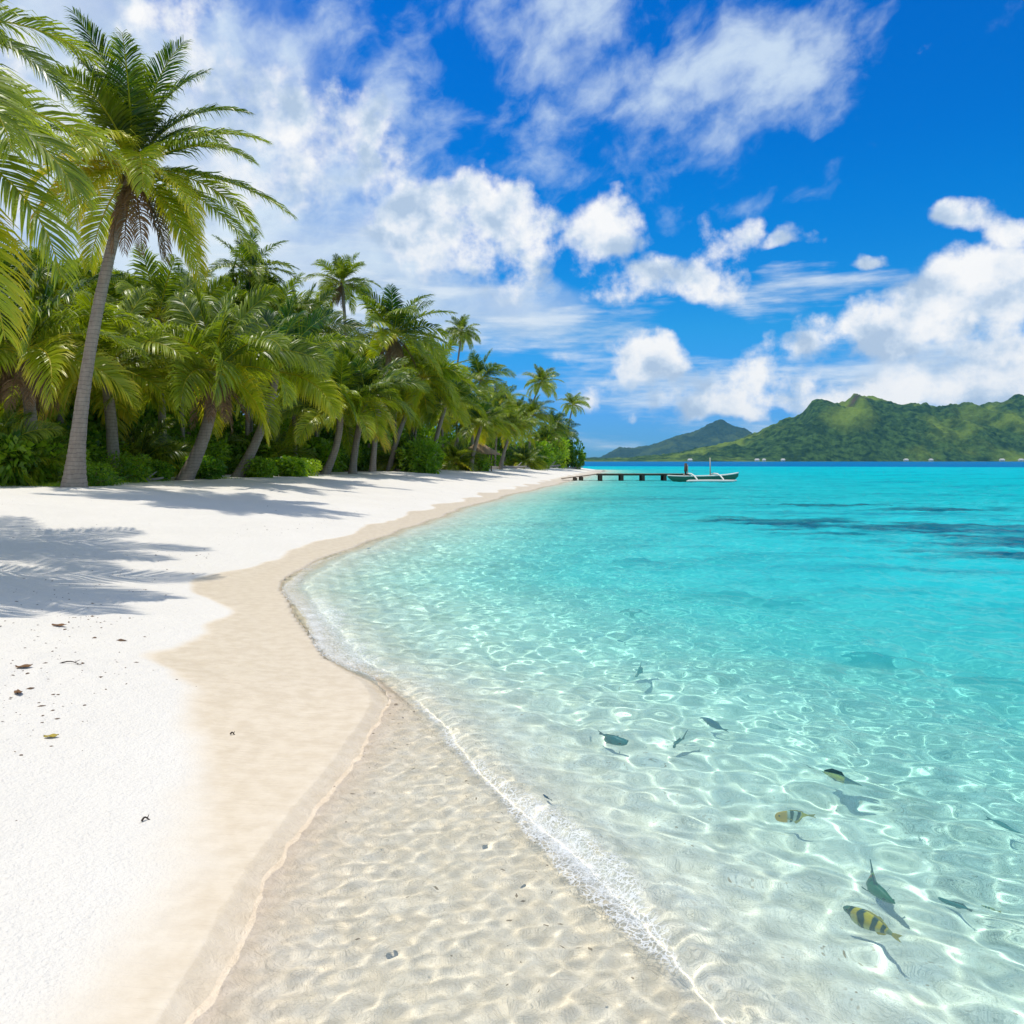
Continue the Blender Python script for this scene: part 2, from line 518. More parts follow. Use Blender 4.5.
# ------------------------------------------------------------------ sand and sea bed
def sand_material():
    m, g = material('coral_sand')
    co = objcoord(g)
    geo = g.node('ShaderNodeNewGeometry').outputs['Position']
    x, y, z = g.sep(geo)
    wet = g.attr('wet'); sub = g.attr('sub'); rf = g.attr('reef'); veg = g.attr('litter')
    n1 = g.noise(co, 0.8, 5, 0.6); n2 = g.noise(co, 60.0, 3, 0.6); n3 = g.noise(co, 9.0, 4, 0.6)
    dry = g.mix(n1, (0.69, 0.64, 0.56), (0.78, 0.73, 0.65))
    dry = g.mix(g.m('MULTIPLY', g.sm(n2, 0.55, 0.75), 0.22), dry, (0.56, 0.47, 0.37))
    wetc = g.mix(g.sm(n3, 0.3, 0.7), (0.62, 0.51, 0.365), (0.70, 0.59, 0.44))
    wn = g.m('ADD', wet, g.m('MULTIPLY', g.m('SUBTRACT', n1, 0.5), 0.5))
    c = g.mix(g.sm(wn, 0.15, 0.75), dry, wetc)
    bed = g.mix(g.sm(n3, 0.3, 0.75), (0.82, 0.765, 0.64), (0.95, 0.92, 0.83))
    v = g.node('ShaderNodeTexVoronoi', feature='F1'); v.inputs['Scale'].default_value = 34.0
    g.put(v.inputs['Vector'], co)
    grit = g.sm(v.outputs[0], 0.16, 0.30)
    bed = g.mix(g.m('MULTIPLY', g.m('SUBTRACT', 1.0, grit), g.sm(n3, 0.5, 0.7)), bed, (0.48, 0.37, 0.26))
    bed = g.mix(g.attr('film'), bed, g.mix(g.sm(n3, 0.3, 0.75), (0.86, 0.73, 0.56), (0.97, 0.86, 0.71)))
    c = g.mix(sub, c, bed)
    rc = g.mix(g.noise(co, 3.0, 5, 0.65), (0.008, 0.030, 0.060), (0.03, 0.075, 0.11))
    c = g.mix(rf, c, rc)
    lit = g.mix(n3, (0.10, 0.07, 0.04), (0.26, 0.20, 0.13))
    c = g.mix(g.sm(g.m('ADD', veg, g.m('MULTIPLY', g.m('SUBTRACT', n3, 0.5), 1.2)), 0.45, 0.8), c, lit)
    rough = g.m('SUBTRACT', 0.85, g.m('MULTIPLY', g.sm(wn, 0.3, 0.9), 0.42))
    # grain on the dry sand, fine wash lines on the wet sand
    wl = g.mapping(co, scale=(3.0, 26.0, 1.0), rot=(0, 0, R(12)))
    lines = g.noise(wl, 1.0, 5, 0.6, 0.6)
    grain = g.m('ADD', g.m('MULTIPLY', n2, 0.5), g.m('MULTIPLY', n3, 0.9))
    hh = g.mix(g.sm(wn, 0.2, 0.7), grain, g.m('MULTIPLY', lines, 0.55))
    rn = g.noise(g.mapping(co, scale=(1.0, 1.5, 1.0), rot=(0, 0, R(30))), 9.0, 4, 0.6, 1.0)
    rid = g.m('SUBTRACT', 1.0, g.m('MULTIPLY', g.m('ABSOLUTE', g.m('SUBTRACT', rn, 0.5)), 5.0), clamp=True)
    hh2 = g.mix(sub, hh, g.m('ADD', g.m('MULTIPLY', rid, 0.7), g.noise(co, 40.0, 3, 0.6)))
    nm = g.bump(hh2, g.m('ADD', g.sm(wn, 0.1, 0.6, 1.0, 0.55), g.m('MULTIPLY', g.attr('film'), 0.05)), 0.022)
    g.out(g.principled(Base_Color=c, Roughness=rough, Specular_IOR_Level=0.25, Normal=nm))
    return m

def build_ground():
    ths = np.concatenate([np.linspace(-math.pi, -0.96, 36)[:-1], np.linspace(-0.95, 0.95, 560), np.linspace(0.96, math.pi, 36)[1:]])
    rs = radii([(0.4, 2.0, 0.06), (2.0, 14, 0.0045), (14, 60, 0.010), (60, 300, 0.02), (300, 9000, 0.06)])
    X, Y = pol_grid(0, -1.6, rs, ths)
    H = ground_h(X, Y)
    sd = shore_sd(X, Y); e = inner_e(X, Y)
    width = np.interp(Y, [-5, 2.0, 3.5, 5.0, 7, 12, 16, 22, 40, 80], [0.45, 0.50, 0.85, 1.20, 1.15, 1.05, 0.9, 1.0, 1.2, 1.6])
    width = width * (1 + 0.5 * (fbm(X * 0.9, Y * 0.9, 3, 77) - 0.5) + 0.18 * np.sin(Y * 1.3))
    wet = np.clip((width - sd) / (0.16 + 0.05 * width + 0.35 * np.clip((6.5 - Y) / 3, 0, 1)) , 0, 1) * (sd > -3)
    sub = np.clip((-sd + 0.04) / 0.42, 0, 1)
    rf = reef(X, Y) * (sd < -0.5)
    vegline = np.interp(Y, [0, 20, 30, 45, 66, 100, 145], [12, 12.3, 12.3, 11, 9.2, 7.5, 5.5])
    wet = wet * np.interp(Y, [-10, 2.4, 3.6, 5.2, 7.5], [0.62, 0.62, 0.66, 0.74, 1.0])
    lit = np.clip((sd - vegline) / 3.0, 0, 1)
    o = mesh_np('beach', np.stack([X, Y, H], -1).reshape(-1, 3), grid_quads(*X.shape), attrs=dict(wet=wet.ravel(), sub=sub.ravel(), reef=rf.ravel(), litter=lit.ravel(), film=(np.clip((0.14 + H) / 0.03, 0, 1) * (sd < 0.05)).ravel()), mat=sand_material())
    o['kind'] = 'structure'
    o['label'] = 'white sand beach sloping into the clear lagoon'
    o.cycles.is_caustics_receiver = True
    return o
ground = build_ground()

# ------------------------------------------------------------------ sea
def waves(X, Y, r):
    rng = np.random.default_rng(11)
    z = np.zeros_like(X)
    comps = []
    # (wavelength range, rms height, count, spread about the drift direction)
    for lo, hi, rms, n, spread in ((0.10, 0.20, 0.0013, 26, 1.6), (0.20, 0.50, 0.0070, 34, 1.4), (0.50, 1.4, 0.010, 20, 1.0), (1.6, 5.0, 0.012, 12, 0.6)):
        for i in range(n):
            lam = math.exp(rng.uniform(math.log(lo), math.log(hi)))
            a = math.radians(205) + rng.normal(0, spread)
            comps.append((lam, a, rms * math.sqrt(2.0 / n), rng.uniform(0, 6.283)))
    for lam, a, amp, ph in comps:
        k = 2 * math.pi / lam
        w = np.clip(1.8 - r * 0.005 / lam, 0, 1)          # short waves end where the mesh grows too coarse for them
        if not (w > 0).any():
            continue
        z += w * amp * np.sin(k * (X * math.cos(a) + Y * math.sin(a)) + ph + 0.35 * np.sin(0.7 * Y + 0.5 * X))
    return z

def water_material():
    m, g = material('lagoon_water')
    dep = g.attr('depth'); patch = g.attr('patch')
    co = objcoord(g)
    cd = g.node('ShaderNodeCameraData') if False else None
    x, y, z = g.sep(g.node('ShaderNodeNewGeometry').outputs['Position'])
    dist = g.m('SQRT', g.m('ADD', g.m('MULTIPLY', x, x), g.m('MULTIPLY', y, y)))
    far = g.sm(dist, 6.0, 40.0)
    # chop too fine for the mesh
    c1 = g.mapping(co, scale=(1.0, 1.6, 1.0), rot=(0, 0, R(-18)))
    hn = g.m('ADD', g.noise(c1, 2.2, 5, 0.62, 0.6), g.m('MULTIPLY', g.noise(c1, 0.5, 3, 0.5), 1.2))
    nm = g.bump(hn, g.m('MULTIPLY', far, 1.0), 0.30)
    ex = lambda a: g.m('POWER', 2.718, g.m('MULTIPLY', dep, -a))
    cc = g.node('ShaderNodeCombineColor'); g.put(cc.inputs[0], g.m('MULTIPLY', ex(0.80), 1.145)); g.put(cc.inputs[1], g.m('MULTIPLY', ex(0.01), 1.068)); g.put(cc.inputs[2], g.m('MULTIPLY', ex(0.03), 1.045))
    refr = g.node('ShaderNodeBsdfRefraction'); refr.inputs['Roughness'].default_value = 0.0; refr.inputs['IOR'].default_value = 1.333
    g.put(refr.inputs['Color'], cc.outputs[0])
    # light scattered back out of the water body
    pn = g.noise(g.mapping(co, scale=(0.35, 1.0, 1.0)), 0.22, 7, 0.66, 0.3)
    body = g.ramp(g.m('DIVIDE', dep, 30.0), [(0.0, (0.74, 0.97, 0.90)), (0.014, (0.34, 0.90, 0.85)), (0.026, (0.09, 0.76, 0.76)), (0.040, (0.035, 0.62, 0.67)), (0.08, (0.002, 0.51, 0.56)), (0.20, (0.001, 0.43, 0.57)), (0.5, (0.001, 0.14, 0.37)), (1.0, (0.001, 0.13, 0.36))])
    streak = g.m('MULTIPLY', g.sm(pn, 0.50, 0.68), g.sm(dist, 5.0, 18.0))
    body = g.mix(g.m('MULTIPLY', streak, 0.65), body, (0.004, 0.155, 0.30))
    rn = g.noise(g.mapping(co, scale=(0.45, 1.0, 1.0), rot=(0, 0, R(-6))), 0.9, 6, 0.65, 0.4)
    body = g.mix(g.m('MULTIPLY', g.sm(rn, 0.42, 0.72), g.sm(dist, 5.0, 14.0, 0.0, 0.55)), body, (0.003, 0.24, 0.33))  # darker wave ripples painted into the body colour, standing in for their shading
    body = g.mix(g.m('MULTIPLY', patch, 0.85), body, (0.005, 0.10, 0.20))
    dif = g.node('ShaderNodeBsdfDiffuse'); g.put(dif.inputs['Color'], body); g.put(dif.inputs['Normal'], nm)
    op = g.m('SUBTRACT', 1.0, g.m('POWER', 2.718, g.m('MULTIPLY', dep, g.m('SUBTRACT', -0.26, g.m('MULTIPLY', dep, 0.36)))))
    op = g.m('MULTIPLY', op, g.m('SUBTRACT', 1.0, g.m('MULTIPLY', patch, 0.20)))
    under = g.mixs(op, refr.outputs[0], dif.outputs[0])
    gl = g.node('ShaderNodeBsdfGlossy'); gl.inputs['Roughness'].default_value = 0.06
    g.put(gl.inputs['Normal'], nm)
    fr = g.node('ShaderNodeFresnel'); fr.inputs['IOR'].default_value = 1.333
    g.put(fr.inputs['Normal'], nm)
    f = g.m('MULTIPLY', fr.outputs[0], 0.26)
    g.out(g.mixs(f, under, gl.outputs[0]))
    return m

def surf_z(X, Y, Hs, sd, e, r):
    dep = np.maximum(0.0, -Hs)
    calm = np.clip((dep - 0.07) / 0.16, 0.06, 1.0)
    Z = waves(X, Y, r) * calm
    # ripples of the thin swash film
    fz = np.clip(1 - np.maximum(e, 0) / 0.5, 0, 1) * (Y < 9) * np.clip(dep / 0.09, 0.1, 1)
    rng = np.random.default_rng(5)
    zf = np.zeros_like(X)
    for i in range(34):
        lam = math.exp(rng.uniform(math.log(0.050), math.log(0.15))); a = rng.normal(2.6, 0.9); k = 6.283 / lam
        zf += 0.00036 * (lam / 0.08) ** 1.4 * np.sin(k * (X * math.cos(a) + Y * math.sin(a)) + rng.uniform(0, 6.28) + 0.8 * np.sin(3 * X + 2 * Y))
    Z = Z + fz * zf
    # the last small wave running up at the step
    wob = 0.10 * (fbm(X * 1.5, Y * 1.5, 3, 51) - 0.5)
    ee = e + wob - 0.10
    crest = 0.040 * np.where(ee < 0, np.exp(-(ee / 0.05) ** 2), np.exp(-(ee / 0.16) ** 2))
    crest = crest * np.clip((6.6 - Y) / 1.2, 0, 1) * (0.55 + 0.9 * fbm(X * 1.1 + 4, Y * 1.1, 3, 61))
    Z = Z + crest
    # lap of foam on the beach further along
    e2 = -sd + wob * 1.2 - 0.35
    lap = 0.030 * np.where(e2 < 0, np.exp(-(e2 / 0.07) ** 2), np.exp(-(e2 / 0.22) ** 2)) * np.clip((Y - 5.8) / 0.8, 0, 1) * np.clip((24 - Y) / 8, 0, 1)
    Z = Z + lap
    return Z

def film_material():
    # a film a centimetre or two thick: it bends light too little to matter, so it only lets it through and gleams
    m, g = material('swash_film')
    co = objcoord(g)
    nm = g.bump(g.noise(co, 14.0, 4, 0.6, 0.8), 0.35, 0.02)
    tr = g.node('ShaderNodeBsdfTransparent'); tr.inputs['Color'].default_value = (0.99, 0.985, 0.975, 1)
    gl = g.node('ShaderNodeBsdfGlossy'); gl.inputs['Roughness'].default_value = 0.05
    g.put(gl.inputs['Normal'], nm)
    fr = g.node('ShaderNodeFresnel'); fr.inputs['IOR'].default_value = 1.333
    g.put(fr.inputs['Normal'], nm)
    g.out(g.mixs(g.m('MINIMUM', g.m('MULTIPLY', fr.outputs[0], 0.35), 0.08), tr.outputs[0], gl.outputs[0]))
    return m

def clip_grid(vals, q, f):
    """the part of a quad mesh where the field f is positive, cut cleanly along f = 0"""
    pos = f[q] > 0
    whole = q[pos.all(1)]
    cross = q[pos.any(1) & ~pos.all(1)]
    extra, tris, cache, n0 = [], [], {}, len(vals)
    def cut(i, j):
        k = (i, j) if i < j else (j, i)
        if k not in cache:
            t = f[k[0]] / (f[k[0]] - f[k[1]])
            cache[k] = n0 + len(extra)
            extra.append(vals[k[0]] * (1 - t) + vals[k[1]] * t)
        return cache[k]
    for quad in cross.tolist():
        for tri in ((quad[0], quad[1], quad[2]), (quad[0], quad[2], quad[3])):
            poly = []
            for a_ in range(3):
                i, j = tri[a_], tri[(a_ + 1) % 3]
                if f[i] > 0:
                    poly.append(i)
                if (f[i] > 0) != (f[j] > 0):
                    poly.append(cut(i, j))
            for a_ in range(1, len(poly) - 1):
                tris.append((poly[0], poly[a_], poly[a_ + 1]))
    allv = np.concatenate([vals, np.array(extra)]) if extra else vals
    tris = np.array(tris, np.int64).reshape(-1, 3)
    used = np.zeros(len(allv), bool); used[whole.ravel()] = True; used[tris.ravel()] = True
    re = np.cumsum(used) - 1
    return allv[used], re[whole], re[tris]

def build_sea():
    ths = np.concatenate([np.linspace(-1.35, -0.93, 30)[:-1], np.linspace(-0.92, 0.92, 840), np.linspace(0.93, 1.35, 30)[1:]])
    rs = radii([(2.2, 9, 0.0022), (9, 12, 0.0035), (12, 40, 0.0042), (40, 200, 0.012), (200, 9000, 0.05)])
    X, Y = pol_grid(0, -1.6, rs, ths)
    Hs = ground_h(X, Y)
    r = np.hypot(X, Y + 1.6)
    sd = shore_sd(X, Y); e = inner_e(X, Y)
    dep = np.maximum(0.0, -ground_h(X, Y, coral=False))     # the colour of the water goes by the sand bed
    Z = surf_z(X, Y, Hs, sd, e, r)
    keep = (sd < 0.8)
    q = grid_quads(*X.shape)
    kq = keep.ravel()[q].any(1)
    q = q[kq]
    pt = reef(X, Y, False)
    vals = np.stack([X.ravel(), Y.ravel(), Z.ravel(), dep.ravel(), pt.ravel()], -1)
    fld = vals[:, 3] - 0.042 + 0.016 * (fbm(X.ravel() * 7, Y.ravel() * 7, 3, 64) - 0.5) * (e.ravel() < 0.5)
    made = []
    for name, sgn, mat in (('sea_water', 1, water_material()), ('swash_water', -1, film_material())):
        vv, qq, tt = clip_grid(vals, q, fld * sgn)
        o = mesh_np(name, vv[:, :3], qq, tt, attrs=dict(depth=vv[:, 3], patch=vv[:, 4]), mat=mat)
        o['kind'] = 'structure'
        made.append(o)
    made[0]['label'] = 'clear turquoise lagoon water'
    made[0].cycles.is_caustics_caster = True
    made[1]['label'] = 'thin film of clear water washing over the sand'
    return made[0]
sea = build_sea()

# ------------------------------------------------------------------ far hills across the lagoon
def hill_material(name, dark, mid, lite, bare):
    m, g = material(name)
    co = g.node('ShaderNodeNewGeometry').outputs['Position']
    n1 = g.noise(co, 0.0045, 5, 0.6); n2 = g.noise(co, 0.045, 4, 0.7); n3 = g.noise(co, 0.0022, 3, 0.5)
    c = g.mix(g.sm(n2, 0.35, 0.65), dark, mid)
    c = g.mix(g.m('MULTIPLY', g.sm(n1, 0.46, 0.66), 0.75), c, lite)
    c = g.mix(g.m('MULTIPLY', g.sm(g.noise(co, 0.012, 4, 0.6), 0.50, 0.62), 0.6), c, dark)
    c = g.mix(g.m('MULTIPLY', g.attr('bare'), g.sm(n2, 0.30, 0.55)), c, bare)
    c = g.mix(g.attr('grass'), c, lite)
    nm = g.bump(g.noise(co, 0.09, 3, 0.7), 0.8, 6.0)
    g.out(g.principled(Base_Color=c, Roughness=0.9, Specular_IOR_Level=0.1, Normal=nm))
    return m

def hill(name, sil, y_shore, y_ridge, y_back, nu, ny, seed, mat, label, spots=(), grass=(), rough=1.0):
    sil = np.array(sil, float)
    px = np.linspace(sil[0, 0], sil[-1, 0], nu)
    top = np.interp(px, sil[:, 0], (HORIZON - sil[:, 1]) / F * y_ridge * 0.965) 
    ty = np.concatenate([np.linspace(0, 1, int(ny * 0.72)), np.linspace(1, 2, int(ny * 0.28) + 1)[1:]])
    U, T = np.meshgrid((px - 512) / F, ty, indexing='xy')
    Yw = np.where(T <= 1, y_shore + (y_ridge - y_shore) * T, y_ridge + (y_back - y_ridge) * (T - 1))
    Xw = U * Yw
    Hr = np.broadcast_to(top[None, :], T.shape)
    prof = np.where(T <= 1, np.sin(np.clip(T, 0, 1) * math.pi / 2) ** 0.95, np.cos((np.clip(T, 1, 2) - 1) * math.pi / 2))
    # spurs and gullies running down to the shore
    u = Xw / (y_ridge * 0.07)
    T0 = T; T = np.where(T < 1, np.clip((T - 0.035) / 0.965, 0, 1), T)
    prof = np.where(T <= 1, np.sin(np.clip(T, 0, 1) * math.pi / 2) ** 0.95, np.cos((np.clip(T, 1, 2) - 1) * math.pi / 2))
    rid = 1 - np.abs(2 * fbm(u + 0.6 * fbm(Xw / 300, Yw / 300, 2, seed + 9), Yw / 900 + 3, 4, seed) - 1)
    spur = (rid - 0.62) * 1.1
    body = np.clip(T * (1.0 - np.clip(T, 0, 1)) * 4, 0, 1)
    Z = Hr * (prof + body * spur * 0.62 * rough)
    Z = Z + np.clip(Hr / 20, 0, 1) * np.clip(T * 6, 0.0, 1) * (16 * (fbm(Xw / 75, Yw / 75, 3, seed + 3) - 0.5) * rough + 16 * (fbm(Xw / 17, Yw / 17, 2, seed + 5) - 0.4))
    Z = np.maximum(Z, np.where(T0 > 0.004, 1.3, -3))
    Z[0] = -3
    P = U * F + 512; Q = HORIZON - (Z - EYE) / Yw * F
    def blob(L):
        o = np.zeros_like(Z)
        for (a, b, rx, ry, w) in L:
            o = np.maximum(o, w * np.clip(1.3 - np.hypot((P - a) / rx, (T - b) / ry) + 0.8 * (fbm(Xw / 90, Yw / 90, 3, 71) - 0.5), 0, 1))
        return o
    o = mesh_np(name, np.stack([Xw, Yw, Z], -1).reshape(-1, 3), grid_quads(*Z.shape), attrs=dict(bare=blob(spots).ravel(), grass=blob(grass).ravel()), mat=mat)
    o['kind'] = 'structure'; o['label'] = label
    return o

hm = hill_material('forest_hill', (0.008, 0.030, 0.010), (0.055, 0.115, 0.026), (0.17, 0.24, 0.030), (0.10, 0.062, 0.045))
hill('green_hill', [(560, 459.5), (610, 458.5), (650, 457), (690, 453), (715, 447), (740, 439), (765, 431), (790, 423), (803, 416), (812, 406), (822, 403), (834, 405), (846, 406), (860, 401), (872, 403), (884, 408), (898, 410), (915, 409), (940, 411.5), (960, 410.5), (972, 406), (986, 403.5), (1000, 404), (1014, 401), (1030, 404), (1070, 409), (1120, 420), (1180, 436), (1260, 452), (1330, 460)],
     2480, 3100, 3900, 1000, 190, 21, hm, 'broad green forested hill rising behind the lagoon',
     spots=[(816, 0.93, 15, 0.16, 1.0), (858, 0.62, 12, 0.10, 0.9), (846, 0.85, 10, 0.06, 0.3)], grass=[(852, 0.40, 26, 0.16, 0.75), (905, 0.88, 34, 0.08, 0.6), (975, 0.55, 24, 0.12, 0.4), (850, 0.78, 16, 0.08, 0.5)])
hm2 = hill_material('forest_hill_far', (0.016, 0.034, 0.022), (0.035, 0.064, 0.030), (0.075, 0.11, 0.035), (0.06, 0.06, 0.045))
hill('far_hill', [(520, 460), (575, 459), (600, 458), (610, 453), (619, 448.3), (634, 449), (650, 446), (664, 440), (677, 435), (690, 435), (700, 431), (708, 427), (715, 422), (721, 420.5), (728, 425), (738, 428), (748, 431), (762, 440), (790, 448), (840, 456), (900, 460)],
     6000, 7000, 8200, 420, 90, 34, hm2, 'pointed hill farther off beyond the green hill', rough=0.8)

white_wall = simple('white_wall', (0.78, 0.78, 0.74), 0.8, 0.06, 0.3)
grey_roof = simple('pale_roof', (0.55, 0.52, 0.50), 0.7, 0.15, 0.3)
def house(px, w, label):
    Yh = 2494.0
    x = (px - 512) / F * Yh
    r = empty('white_house', (x, Yh, 1.0), 0.1 * math.sin(px))
    tag(r, label, 'house', 'houses along the far shore')
    b = MB(); b.box((0, 0, 2.2), (w, 9, 5.2)); b.build('wall', white_wall, r)
    b = MB(); h = w / 2 + 0.8
    vs = [(-h, -5.6, 4.75), (h, -5.6, 4.75), (h, 5.6, 4.75), (-h, 5.6, 4.75), (-h + 2, 0, 8.0), (h - 2, 0, 8.0)]
    b.add(vs, [(0, 1, 5, 4), (2, 3, 4, 5), (1, 2, 5), (3, 0, 4), (0, 3, 2, 1)]); b.build('roof', grey_roof, r)
for px, w, lab in ((690, 13, 'lone white house under the blue hill, directly behind the boat mast'),
                   (757, 12, 'white house on the far shore, wider one of the close pair right of the boat'),
                   (764, 9, 'white house on the far shore, smaller one of the close pair right of the boat'),
                   (783, 11, 'white house on the far shore standing alone just right of the close pair'),
                   (906, 12, 'white house on the far shore under the middle of the green hill'),
                   (931, 10, 'small white house on the far shore right of the hill middle'),
                   (1002, 13, 'white house on the far shore, next to last towards the right'),
                   (1021, 13, 'rightmost white house on the far shore')):
    house(px, w, lab)

# ------------------------------------------------------------------ air
def build_haze():
    m, g = material('sea_air')
    v = g.node('ShaderNodeVolumePrincipled')
    v.inputs['Color'].default_value = (0.16, 0.60, 0.95, 1)
    v.inputs['Density'].default_value = HAZE
    v.inputs['Anisotropy'].default_value = 0.0
    g.out(vol=v.outputs[0])
    b = MB(); b.box((0, 4000, 133), (15000, 11000, 334))
    o = b.build('haze', m)
    o['kind'] = 'stuff'; o['label'] = 'thin bluish sea air'
    return o
HAZE = 4.2e-5
if HAZE:
    build_haze()

# ------------------------------------------------------------------ jetty
old_wood = simple('weathered_wood', (0.20, 0.145, 0.10), 0.85, 0.45, 6.0, 0.5, 30)
dark_wood = simple('wet_wood', (0.075, 0.055, 0.042), 0.8, 0.4, 5.0, 0.5, 25)
def build_jetty():
    r = empty('jetty', (0, 0, 0))
    tag(r, 'low wooden jetty on square posts running out from the sand spit', 'jetty')
    Yj = 70.0
    b = MB()
    x = 7.45
    while x < 15.0:                       # cross planks
        b.box((x + 0.11, Yj + random.uniform(-.02, .02), 0.585 + random.uniform(-.006, .006)), (0.205, 1.5, 0.05))
        x += 0.225
    b.build('deck', old_wood, r)
    b = MB()
    for dy in (-0.6, 0.6):
        b.box((11.2, Yj + dy, 0.50), (7.6, 0.12, 0.115))
    b.build('beam', dark_wood, r)
    b = MB()
    n = 15
    for i in range(n):
        t = (i + 0.5) / n
        b.box((4.3 + 3.1 * t, Yj, 0.17 + 0.39 * t), (0.19, 1.3, 0.05), ry=-0.125)
    b.build('ramp', old_wood, r)
    for px in (575, 581, 600, 621, 642, 663.6):
        xx = (px - 512) / F * Yj
        zt = 0.28 if px < 578 else 0.36 if px < 590 else 0.55
        for dy in (-0.62, 0.62):
            zb = min(gh(xx, Yj + dy) - 0.3, -0.2)
            b = MB(); b.box((xx, Yj + dy, (zt + zb) / 2 - 0.012), (0.26, 0.26, zt - zb))
            b.build('post', dark_wood, r, bevel=0.02)
random.seed(3)
build_jetty()

# ------------------------------------------------------------------ outrigger boat
green_paint = simple('green_paint', (0.030, 0.165, 0.105), 0.45, 0.25, 3.0)
white_paint = simple('white_paint', (0.72, 0.70, 0.64), 0.5, 0.12, 4.0)
pole_wood = simple('pale_pole', (0.50, 0.44, 0.36), 0.7, 0.2, 6.0)
def build_boat():
    r = empty('outrigger_boat', (15.85, 66.7, 0.0), 0.02)
    tag(r, 'green and white outrigger boat with bare poles moored at the jetty end', 'boat')
    n = 25
    def ring(t):
        s = 2 * t - 1
        x = 2.95 * s
        half = 0.36 * (1 - abs(s) ** 3.2) + 0.015
        top = 0.46 + 0.06 * s + 0.20 * max(0, s) ** 3 + 0.10 * max(0, -s) ** 3
        keel = -0.16 + 0.42 * abs(s) ** 7 + (0.18 if s > 0 else 0.10) * abs(s) ** 5
        keel = min(keel, top - 0.08)
        return x, half, top, keel
    b = MB(); m = 9; vs = []
    for i in range(n):
        x, h, tp, k = ring(i / (n - 1))
        for j in range(m):
            a = -1 + 2 * j / (m - 1)
            vs.append((x, h * math.copysign(abs(a) ** 0.7, a), k + (tp - k) * abs(a) ** 2.2))
    b.add(vs, [tuple(int(q) for q in f) for f in grid_quads(n, m)])
    hull = b.build('hull', green_paint, r, smooth=True)
    so = hull.modifiers.new('skin', 'SOLIDIFY'); so.thickness = 0.03
    for sgn in (-1, 1):
        b = MB(); b.tube([(ring(i / (n - 1))[0], sgn * (ring(i / (n - 1))[1] + 0.01), ring(i / (n - 1))[2]) for i in range(n)], 0.055, 6, squash=1.1)
        b.build('gunwale', white_paint, r, smooth=True)
    for x in (-1.5, 0.1, 1.4):
        b = MB(); b.box((x, 0, 0.36), (0.28, 0.62, 0.04)); b.build('seat', pole_wood, r)
    b = MB()
    b.tube([(-1.75, -1.55, 0.05), (-1.55, -1.55, 0.08), (0, -1.55, 0.09), (2.0, -1.55, 0.08), (2.35, -1.55, 0.14)], [0.05, 0.10, 0.11, 0.10, 0.04], 10)
    b.build('outrigger_float', white_paint, r, smooth=True)
    for x in (-0.95, 1.20):
        b = MB()
        b.tube([(x - 0.55, 0.42, 0.55), (x - 0.35, -0.1, 0.66), (x - 0.18, -0.6, 0.64), (x - 0.02, -1.05, 0.47), (x + 0.09, -1.38, 0.23), (x + 0.13, -1.55, 0.10)], [0.05, 0.06, 0.065, 0.065, 0.06, 0.055], 8)
        b.build('outrigger_arm', white_paint, r, smooth=True)
    b = MB(); b.tube([(0.62, 0, 0.05), (0.60, 0, 1.1), (0.58, 0, 1.98)], [0.055, 0.05, 0.04], 8); b.build('mast', pole_wood, r, smooth=True)
    b = MB(); b.tube([(-1.46, 0, 0.2), (-1.46, 0, 0.9), (-1.44, 0, 1.52)], [0.13, 0.13, 0.11], 8); b.build('mooring_pole', dark_wood, r, smooth=True)
    b = MB(); b.tube([(-1.29, 0, 0.3), (-1.29, 0, 0.9), (-1.30, 0, 1.38)], 0.045, 8); b.build('mooring_pole', pole_wood, r, smooth=True)
    b = MB(); b.box((-1.36, 0, 0.48), (0.55, 0.5, 0.14)); b.box((-1.36, 0, 0.58), (0.32, 0.36, 0.10)); b.build('net_bundle', dark_wood, r, bevel=0.04)
build_boat()

# ------------------------------------------------------------------ palms
def leaf_material(name, green, lime, yellow, trans=0.32):
    m, g = material(name)
    tone = g.attr('tone')
    co = objcoord(g)
    n = g.noise(co, 1.3, 3, 0.5)
    rnd = g.node('ShaderNodeObjectInfo').outputs['Random']
    t = g.m('ADD', tone, g.m('ADD', g.m('MULTIPLY', g.m('SUBTRACT', n, 0.5), 0.35), g.m('MULTIPLY', g.m('SUBTRACT', rnd, 0.5), 0.16)))
    c = g.ramp(t, [(0.0, green), (0.42, lime), (0.88, yellow), (1.0, (0.45, 0.27, 0.05))])
    p = g.principled(Base_Color=c, Roughness=0.36, Specular_IOR_Level=0.42)
    tr = g.node('ShaderNodeBsdfTranslucent')
    g.put(tr.inputs[0], g.mix(1.0, c, (2.1, 2.2, 0.6), 'MULTIPLY'))
    g.out(g.mixs(trans, p, tr.outputs[0]))
    return m
LEAF = leaf_material('palm_leaf', (0.020, 0.066, 0.010), (0.32, 0.37, 0.016), (0.60, 0.47, 0.030))
SHRUB = leaf_material('shrub_leaf', (0.055, 0.145, 0.016), (0.24, 0.36, 0.025), (0.45, 0.44, 0.03), 0.45)
DEAD = simple('dead_frond', (0.24, 0.145, 0.075), 0.85, 0.4, 4.0)
HUSK = simple('coconut_husk', (0.20, 0.17, 0.045), 0.55, 0.35, 9.0)

